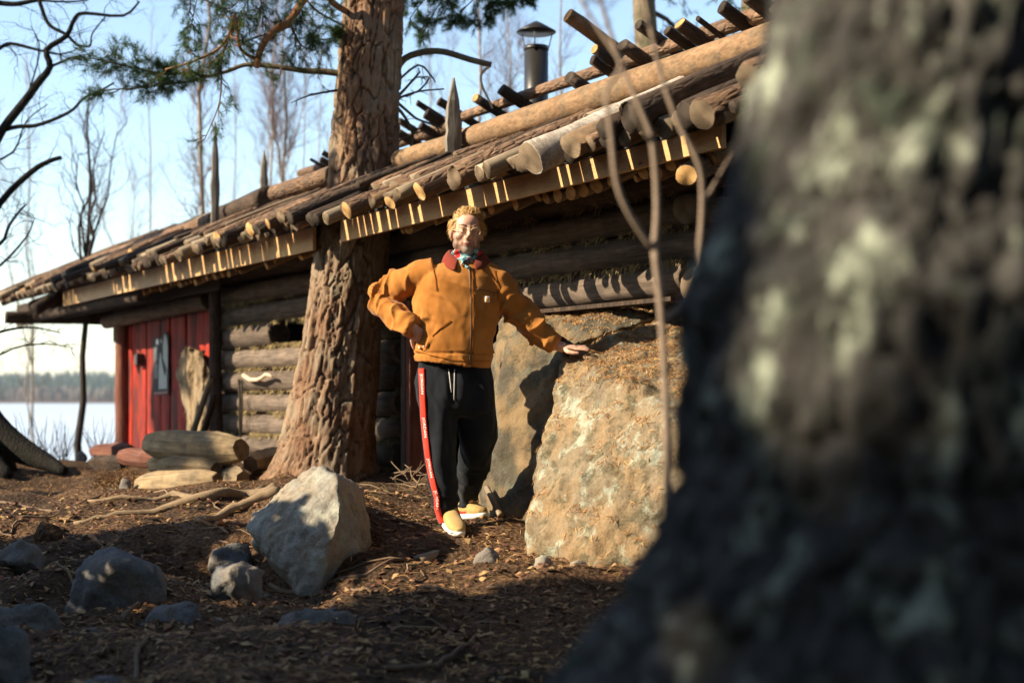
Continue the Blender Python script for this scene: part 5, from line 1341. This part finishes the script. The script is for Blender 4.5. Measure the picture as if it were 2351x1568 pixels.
def tfold(p, n):
    zz = p.z; k = max(0, min(1, (PM(0, 1050).z - zz) * 3.5)); hipk = max(0, min(1, (zz - PM(0, 980).z) * 3))
    d = .008 * fbm(Vector((p.x * 9, p.y * 9, p.z * 4)), 3) + .016 * noise.noise(Vector((p.x * 14, p.y * 14, p.z * 3.5 + 4)))
    d += k * .017 * (1 - abs(math.sin(zz * 34 + p.x * 22 + 2.5 * noise.noise(p * 8)))) - k * .004
    d += hipk * .010 * (1 - abs(math.sin(p.x * 40 + p.z * 16 + 2 * noise.noise(p * 6))))
    return d
displace(tm, tfold)
trousers = part('trousers', tm, M_trouser)
bm = bmesh.new(); bm.from_mesh(tm); tbvh = BVHTree.FromBMesh(bm); bm.free()
sl_ = [(968, 846), (970, 900), (973, 960), (978, 1010), (983, 1050), (989, 1085), (996, 1115), (1003, 1140), (1004, 1165), (1010, 1188), (1018, 1203)]
stripe = ribbon('side_stripe', tbvh, sl_, (6.2, 6.0), M_stripe, .004, .003)
# lettering down the stripe
def along(t):
    tot = sum(math.hypot(b[0] - a[0], b[1] - a[1]) for a, b in zip(sl_, sl_[1:])); s_ = t * tot
    for a, b in zip(sl_, sl_[1:]):
        l = math.hypot(b[0] - a[0], b[1] - a[1])
        if s_ <= l: return (a[0] + (b[0] - a[0]) * s_ / l, a[1] + (b[1] - a[1]) * s_ / l, (b[0] - a[0]) / l, (b[1] - a[1]) / l)
        s_ -= l
    return None
fc_ = bpy.data.curves.new('txt', 'FONT'); fc_.body = 'JORDAN'; fc_.resolution_u = 2; fo = bpy.data.objects.new('txt', fc_); COL.objects.link(fo)
tmesh = bpy.data.meshes.new_from_object(fo.evaluated_get(bpy.context.evaluated_depsgraph_get())); bpy.data.objects.remove(fo)
tv = [v.co.copy() for v in tmesh.vertices]; tf = [tuple(p.vertices) for p in tmesh.polygons]; tw_ = max(v.x for v in tv)
TOT = sum(math.hypot(b[0] - a[0], b[1] - a[1]) for a, b in zip(sl_, sl_[1:]))
for y_px, l_px in ((858, 46), (958, 46), (1052, 44), (1126, 42)):
    start = next(t for t in np.linspace(0, 1, 400) if along(t)[1] >= y_px)
    vs = []; ok = True
    for v in tv:
        q = along(min(.999, start + v.x / tw_ * l_px / TOT))
        off = (v.y - .35) * 7.5
        h = on(tbvh, q[0] - q[3] * off * -1 + 1.0, q[1] - q[2] * off, .0085)
        if h is None: ok = False; break
        vs.append(h)
    if ok:
        mb = MB(); mb.add(vs, tf); mb.build('stripe_lettering', [M_white], stripe, False)
for x0, x1 in ((1030, 1036), (1044, 1042)):
    pts = [on(tbvh, x0 + (x1 - x0) * t, 848 + 70 * t * (1 if x0 == 1044 else .75), .004) for t in (0, .25, .5, .75, 1)]
    if all(pts): mb = MB(); mb.tube(pts, .0022, 6); mpart('drawstring', mb, M_sole)

# shoes
def shoe(heel, toe, up, name='shoe'):
    heel, toe = Vector(heel), Vector(toe); ax = (toe - heel); L = ax.length; ax.normalize(); up = Vector((0, 0, 1)); sd_ = ax.cross(up).normalized(); up = sd_.cross(ax)
    mb = MB(); secs = []
    for t, w, h, zc in ((0, .028, .030, .045), (.06, .037, .045, .058), (.2, .040, .062, .07), (.34, .041, .064, .072), (.48, .044, .050, .06), (.64, .049, .038, .050), (.8, .048, .030, .044), (.92, .038, .024, .038), (1, .018, .014, .034)):
        secs.append((heel + ax * (L * t) + up * zc, sd_ * w, up * h))
    mb.loft(secs, 22, 0, 2.2); me = rm(mb, .0055, 3)
    o = part(name, me, M_suede)
    sb = MB(); vs = []; n = 30
    for lv, (z, g) in enumerate(((.0, .95), (.012, 1.06), (.028, 1.05), (.031, .9))):
        for k in range(n):
            a = 2 * math.pi * k / n; ca, sa = math.cos(a), math.sin(a); u = .5 + ca * .5 * (1 + .03 * g)
            w = .047 * (abs(sa) ** .75) * (.80 + .28 * u) * (1 if sa > 0 else -1)
            vs.append(heel + ax * (L * (.5 + (u - .5) * g)) + sd_ * w * g + up * (z + (.012 * max(0, u - .75) * 4 * .3)))
    fs = [(l * n + k, l * n + (k + 1) % n, (l + 1) * n + (k + 1) % n, (l + 1) * n + k) for l in range(3) for k in range(n)] + [tuple(reversed(range(n))), tuple(3 * n + k for k in range(n))]
    sb.add(vs, fs); sb.build('sole', [M_sole], o)
    for j in range(5):
        t = .42 + j * .065; c = heel + ax * (L * t) + up * (.118 - .052 * (j / 4) ** .8); lb_ = MB()
        lb_.tube([c - sd_ * .026 - up * .010, c - sd_ * .012 + up * .002, c + up * .004, c + sd_ * .012 + up * .002, c + sd_ * .026 - up * .010], .0035, 6); lb_.build('lace', [M_suede], o)
    return o, heel, ax, sd_, up, L
s1 = PM(1021, 1218, .08); s1.z = P(1021, 1232, 7.5).z; t1 = P(1055, 1247, 7.33)
for p_ in (s1, t1): p_.z = max(p_.z, H1(p_.x, p_.y) + .004)
o1 = shoe(s1, t1, None)
h2 = P(1052, 1199, 7.98); t2 = P(1116, 1208, 7.84)
for p_ in (h2, t2): p_.z = max(p_.z, H1(p_.x, p_.y) + .004)
o2 = shoe(h2, t2, None)
# curved mark on the side of the far shoe
o, hl, ax, sd_, up, L = o2
mb = MB(); face = sd_ if sd_.y < 0 else -sd_
bm = bmesh.new(); bm.from_mesh(o.data); sbv = BVHTree.FromBMesh(bm); bm.free()
cl = [(.50, .046), (.42, .037), (.32, .036), (.20, .046), (.05, .068)]; ww = [.001, .007, .009, .006, .001]; vs = []
for (t, z), w in zip(cl, ww):
    for k in (-1, 1):
        pt = hl + ax * (L * t) + up * (z + w * k); h = sbv.ray_cast(pt + face * .2, -face); vs.append((h[0] if h[0] else pt + face * .045) + face * .003)
mb.add(vs, [(i * 2, i * 2 + 1, i * 2 + 3, i * 2 + 2) for i in range(4)]); mb.build('side_mark', [M_stripe], o, False)

# hair: wavy locks swept up and back, thin over the temples
hr = MB(); r6 = random.Random(6)
for i in range(6500):
    th = r6.uniform(0, 6.283); ph = r6.uniform(0, 1.95)
    d = Vector((math.sin(ph) * math.cos(th), math.sin(ph) * math.sin(th), math.cos(ph)))
    q = Vector((d.x * .079, .018 + d.y * .100, .036 + d.z * .090))
    front = -d.y
    if q.y < -.045 and q.z < .082: continue                       # forehead and face
    if q.y < -.01 and q.z < .045 and abs(q.x) < .07: continue
    if q.z < -.055: continue
    if q.y < .03 and q.z < -.01: continue                          # ears
    back = Vector((.10, .75, .55)) if d.z > .35 else Vector((d.x * .35, .85, -.35))
    if q.y < -.02 and d.z > .4: back = Vector((.35 * (1 if r6.random() < .7 else -1), .30, .9))     # quiff over the forehead
    tang = (back - d * back.dot(d)).normalized()
    lift = r6.uniform(.05, .42) + (.45 if (q.y < -.01 and d.z > .4) else 0) + (.25 if d.z < .35 else 0)
    cur = d.cross(tang); ph0 = 9 * noise.noise(q * 26) + r6.uniform(-.5, .5); ln = r6.uniform(.045, .085); pts = []; p = q - d * .004; v_ = (tang + d * lift).normalized()
    for k in range(7):
        pts.append(hp(*p)); v_ = (v_ * .75 + tang * .14 + cur * (.42 * math.sin(k * 1.1 + ph0)) + Vector((.05, .03, -.06 * k))).normalized(); p = p + v_ * ln / 6
    w = r6.uniform(.0007, .0016); hr.tube(pts, [w * .8, w * 1.1, w * 1.1, w, w * .85, w * .6, w * .15], 3, cap=False)
mpart('hair', hr, M_hair)
# eyes, brows, glasses
for s_ in (-1, 1):
    e = MB(); he(e, (s_ * .031, -.0835, .0115), (.0095, .0095, .0055), 14); eo = mpart('eye', e, M_eye)
    e = MB(); he(e, (s_ * .031 + .001, -.0915, .0115), (.0056, .0022, .0056), 10); e.build('iris', [M_iris], eo)
    e = MB()
    for k in range(26):
        t = k / 25; b = hp(s_ * (.013 + .036 * t), -.0965 + .014 * t * t, .033 + .006 * math.sin(t * 2.6)); e.tube([b, b + HR @ Vector((s_ * .006, -.004, .003 + r6.uniform(-.002, .003)))], [.0016, .0006], 4)
    mpart('eyebrow', e, M_brow)
e = MB(); e.tube([hp(x, -.0985 + 9 * x * x, -.0568 + 4.5 * x * x + .03 * x) for x in (-.026, -.018, -.009, 0, .009, .018, .026)], [.0008, .0015, .0018, .0018, .0018, .0015, .0008], 6); mpart('mouth', e, M_mouth)
gl = MB()
for s_ in (-1, 1):
    n = 28; ring = [hp(s_ * .0335 + .0265 * math.cos(2 * math.pi * k / n), -.1075 + .010 * (abs(.0275 * math.cos(2 * math.pi * k / n) * s_ + .03) / .06), .006 + .0205 * math.sin(2 * math.pi * k / n)) for k in range(n + 1)]
    gl.tube(ring, .0023, 6, cap=False)
    gl.tube([hp(s_ * .061, -.098, .012), hp(s_ * .072, -.075, .012), hp(s_ * .080, -.02, .012), hp(s_ * .084, .012, .010)], .0024, 6)
gl.tube([hp(-.008, -.108, .010), hp(0, -.114, .013), hp(.008, -.108, .010)], .0024, 6)
glasses = mpart('glasses', gl, M_frame)
for s_ in (-1, 1):
    mb = MB(); n = 24; mb.add([hp(s_ * .0335 + .026 * math.cos(2 * math.pi * k / n), -.1065, .006 + .0195 * math.sin(2 * math.pi * k / n)) for k in range(n)], [tuple(range(n))]); mb.build('lens', [M_lens], glasses, False)
mb = MB(); c = PM(944, 751, -.113); ax = Vector((.6, .1, -.75)).normalized(); u, w = frame(ax)
mb.tube([c + u * .036 * math.cos(a) + w * .033 * math.sin(a) for a in np.linspace(0, 6.283, 25)], .002, 5, cap=False); mpart('bracelet', mb, M_zip)
# ------------------------------------------------------------------ roots, twigs, litter
bm = bmesh.new()
for o in (outcrop, ledge):
    m_ = o.data.copy(); m_.transform(WM[o.name]); bm.from_mesh(m_); bpy.data.meshes.remove(m_)
obvh = BVHTree.FromBMesh(bm); bm.free()
def surf(x, y):
    z = H1(x, y); n = Vector((0, 0, 1))
    if .1 < x < 3 and 6.4 < y < 9.5:
        h = obvh.ray_cast(Vector((x, y, 3)), Vector((0, 0, -1)))
        if h[0] is not None and h[0].z > z: return h[0].z, h[1]
    return z, n
def ground_at(x, y, Y0=4.0, Y1=16.):
    for yy in np.arange(Y0, Y1, .06):
        X = (x - CX) * yy / FPX; z = H1(X, yy)
        if HY - z * FPX / yy <= y: return Vector((X, float(yy), z))
    return None
nr = np.random.RandomState(4)
def scatter(n, y0, y1, x0=-.42, x1=.30, pw=1.0):
    t = nr.rand(n) ** pw; Y = y0 + (y1 - y0) * t; X = Y * (x0 + (x1 - x0) * nr.rand(n)); return X, Y
def litter(name, X, Y, lmin, lmax, wmin, wmax, mat, label, lift=.004, tilt=.35, leaf=False, zs=None, ns=None):
    Z = HG(X, Y) if zs is None else zs; n = len(X); v = []; f = []
    for i in range(n):
        nn = Vector((0, 0, 1)) if ns is None else ns[i]
        u, w = frame(nn); a = nr.rand() * 6.283; d = (u * math.cos(a) + w * math.sin(a)); d = (d + nn * nr.uniform(-.1, tilt)).normalized(); s_ = d.cross(nn).normalized()
        s_ = (s_ + nn * nr.uniform(-.5, .5)).normalized(); L = nr.uniform(lmin, lmax); W = nr.uniform(wmin, wmax); c = Vector((X[i], Y[i], Z[i])) + nn * (lift + L * .1 * nr.rand()); b = len(v)
        if leaf:
            cv = nn * W * nr.uniform(-.3, .9)
            v += [c - d * L, c - s_ * W + cv, c + s_ * W + cv, c + d * L * .3 - s_ * W * .8 + cv, c + d * L * .3 + s_ * W * .8 + cv, c + d * L]
            f += [(b, b + 2, b + 1), (b + 1, b + 2, b + 4, b + 3), (b + 3, b + 4, b + 5)]
        else:
            v += [c - d * L - s_ * W, c - d * L + s_ * W, c + s_ * W + nn * .004, c - s_ * W + nn * .004, c + d * L]; f += [(b, b + 1, b + 2, b + 3), (b + 3, b + 2, b + 4)]
    me = bpy.data.meshes.new(name); me.from_pydata([tuple(p) for p in v], [], f); o = mesh_obj(name, me, [mat], None, False); tag(o, label, 'litter', kind='stuff')
X, Y = scatter(30000, 4.2, 12.5, pw=1.0); m = (vf(X * .9, Y * .9, 3, 77) > -.25); X, Y = X[m], Y[m]
litter('needle_litter', X, Y, .018, .045, .0010, .0024, M_needle_brown, 'brown pine needles scattered over the forest ground')
X, Y = scatter(5200, 4.1, 9.0, pw=.9); litter('leaf_litter', X, Y, .012, .032, .008, .018, M_leaf, 'dry brown fallen leaves scattered over the forest ground', .006, .4, True)
# needles drifted on the outcrop and ledge
zs = []; ns = []; xs = []; ys = []
for i in range(42000):
    x, y = nr.uniform(.05, 2.0), nr.uniform(6.5, 9.2); h = obvh.ray_cast(Vector((x, y, 3)), Vector((0, 0, -1)))
    if h[0] is None or h[1].z < .45 or nr.rand() > (h[1].z - .40) * 2.2: continue
    if vn(np.array([x * 4]), np.array([y * 4]), 5)[0] < -.28: continue
    xs.append(x); ys.append(y); zs.append(h[0].z); ns.append(h[1])
litter('rock_needle_litter', np.array(xs), np.array(ys), .010, .026, .0008, .0018, M_needle_brown, 'brown pine needles drifted over the rock beside the man', .004, .4, False, zs, ns)
# dead twigs lying about: each one a thing
r9 = random.Random(9)
for i in range(40):
    x, y = (r9.uniform(0, 620), r9.uniform(1130, 1400)) if i < 22 else (r9.uniform(500, 1350), r9.uniform(1250, 1550))
    c = ground_at(x, y)
    if c is None: continue
    a = r9.uniform(0, 6.28); L = r9.uniform(.06, .22); mb = MB(); pts = []
    for k in range(6):
        t = k / 5 - .5; px, py = c.x + math.cos(a) * L * 2 * t + .02 * math.sin(k * 2 + i), c.y + math.sin(a) * L * 2 * t; pts.append(Vector((px, py, H1(px, py) + .012)))
    r_ = r9.uniform(.003, .008); mb.tube(pts, [r_, r_ * 1.1, r_, r_ * .9, r_ * .7, r_ * .4], 6)
    tag(mb.build('fallen_twig', [M_twig if i % 3 else M_root]), 'short dead twig lying on the forest ground', 'twig', 'dead twigs on the ground')
def root(pts, r0, r1, label, mat=M_root, name='tree_root', cat='root', lift=.0):
    P3 = []
    for x, y in pts:
        g = ground_at(x, y)
        if g is not None: P3.append(g)
    sm = []
    for a, b in zip(P3, P3[1:]):
        for t in (0, .25, .5, .75):
            p = a.lerp(b, t); sm.append(Vector((p.x + .02 * noise.noise(p * 4), p.y, H1(p.x, p.y) + lift + .012 * noise.noise(p * 6))))
    sm.append(P3[-1]); n = len(sm); mb = MB(); mb.tube(sm, [(r0 + (r1 - r0) * i / (n - 1)) * (1 + .25 * noise.noise(Vector((i * .6, r0 * 99, 0)))) for i in range(n)], 9)
    tag(mb.build(name, [mat]), label, cat)
root([(640, 1120), (560, 1140), (480, 1150), (380, 1172), (270, 1185), (170, 1205)], .05, .018, 'long pale root running from the pine along the bank')
root([(610, 1128), (500, 1136), (400, 1140), (300, 1150), (200, 1155)], .035, .012, 'thin pale root lying before the log pile')
root([(640, 1135), (580, 1160), (520, 1180), (450, 1195)], .045, .02, 'short thick root at the edge of the bank')
root([(455, 1205), (490, 1212), (525, 1195), (560, 1205)], .012, .008, 'orange brown root arching over the dirt bank', M_redbranch)
root([(210, 1240), (232, 1265), (232, 1300)], .016, .010, 'reddish root hanging down the dirt bank', M_redbranch)
root([(295, 1568), (320, 1520), (345, 1465)], .013, .006, 'grey dead branch lying in the shaded hollow', M_twig, 'dead_branch', 'branch', .015)
root([(880, 1560), (980, 1540), (1060, 1500), (1100, 1470)], .010, .006, 'pale dead branch lying in the foreground litter', M_twig, 'dead_branch', 'branch', .015)
root([(270, 1440), (290, 1420), (320, 1405)], .014, .008, 'dark crooked branch stub beside the big grey block', M_twig, 'dead_branch', 'branch', .03)
root([(620, 1350), (720, 1360), (840, 1330), (940, 1290)], .012, .006, 'dark root crossing the path edge below the boulder', M_twig)
root([(-20, 1150), (60, 1165), (140, 1175)], .02, .01, 'grey root on the ledge by the lake', M_twig)
# brushwood heap between pine and man
bh = empty('brushwood_heap', P(965, 1130, 9.1), 'tangle of thin dead sticks heaped behind the man', 'brushwood')
for i in range(46):
    a = P(r9.uniform(900, 1010), r9.uniform(1080, 1190), r9.uniform(8.6, 9.3)); a.z = max(a.z, H1(a.x, a.y)); ang = r9.uniform(-.6, 3.6); L = r9.uniform(.12, .38)
    b = a + Vector((math.cos(ang) * L, r9.uniform(-.15, .15), abs(math.sin(ang)) * L * .45)); mb = MB(); r_ = r9.uniform(.0025, .006); mb.tube(crook(a, b, 4, .15, r9), [r_, r_ * .9, r_ * .8, r_ * .6, r_ * .3], 5); mb.build('stick', [M_root if i % 2 else M_twig], bh)
# dry weeds on the lake bank
for i in range(10):
    x = (60, 95, 120, 150, 215, 232, 248, 140, 75, 110)[i]; Y = r9.uniform(14.2, 15.5); b = P(x, 0, Y); b.z = H1(b.x, b.y) - .02; mb = MB()
    for k in range(9):
        e = b + Vector((r9.uniform(-.2, .2), r9.uniform(-.1, .1), r9.uniform(.2, .55))); mb.tube(crook(b, e, 3, .12, r9), [.005, .004, .003, .0015], 4, cap=False)
    tag(mb.build('dry_weed', [M_twig]), 'thin dry weed stalks standing on the lake bank', 'weed', 'dry weeds on the lake bank')
# a soft heap of brown roots by the log pile
mb = MB(); c = P(285, 1100, 10.2)
for i in range(420):
    d = Vector((r9.gauss(0, .5), r9.gauss(0, .4), abs(r9.gauss(0, .5)))).normalized(); a = c + Vector((d.x * .22, d.y * .18, d.z * .14 - .08)) * r9.uniform(.7, 1.); b = a + Vector((r9.uniform(-.06, .06), r9.uniform(-.05, .05), r9.uniform(-.04, .05))); mb.tube([a, a.lerp(b, .5) + Vector((0, 0, .012)), b], [.002, .002, .001], 3, cap=False)
tag(mb.build('root_fibre_heap', [M_needle_brown], None, False), 'brown fibrous heap of fine roots beside the log pile', 'root heap', kind='stuff')

# ------------------------------------------------------------------ air
t = T('haze'); pv = t.n('ShaderNodeVolumePrincipled'); pv.inputs['Color'].default_value = (.86, .92, 1., 1); pv.inputs['Density'].default_value = .00017; pv.inputs['Anisotropy'].default_value = .3
ho = t.n('ShaderNodeOutputMaterial'); t.nt.links.new(pv.outputs[0], ho.inputs['Volume'])
mb = MB(); mb.box((0, 0, 25), (2900, 0, 0), (0, 3000, 0), (0, 0, 33))
tag(mb.build('haze', [t.mat], None, False), 'thin pale air haze over the lake and far shore', 'haze', kind='stuff')
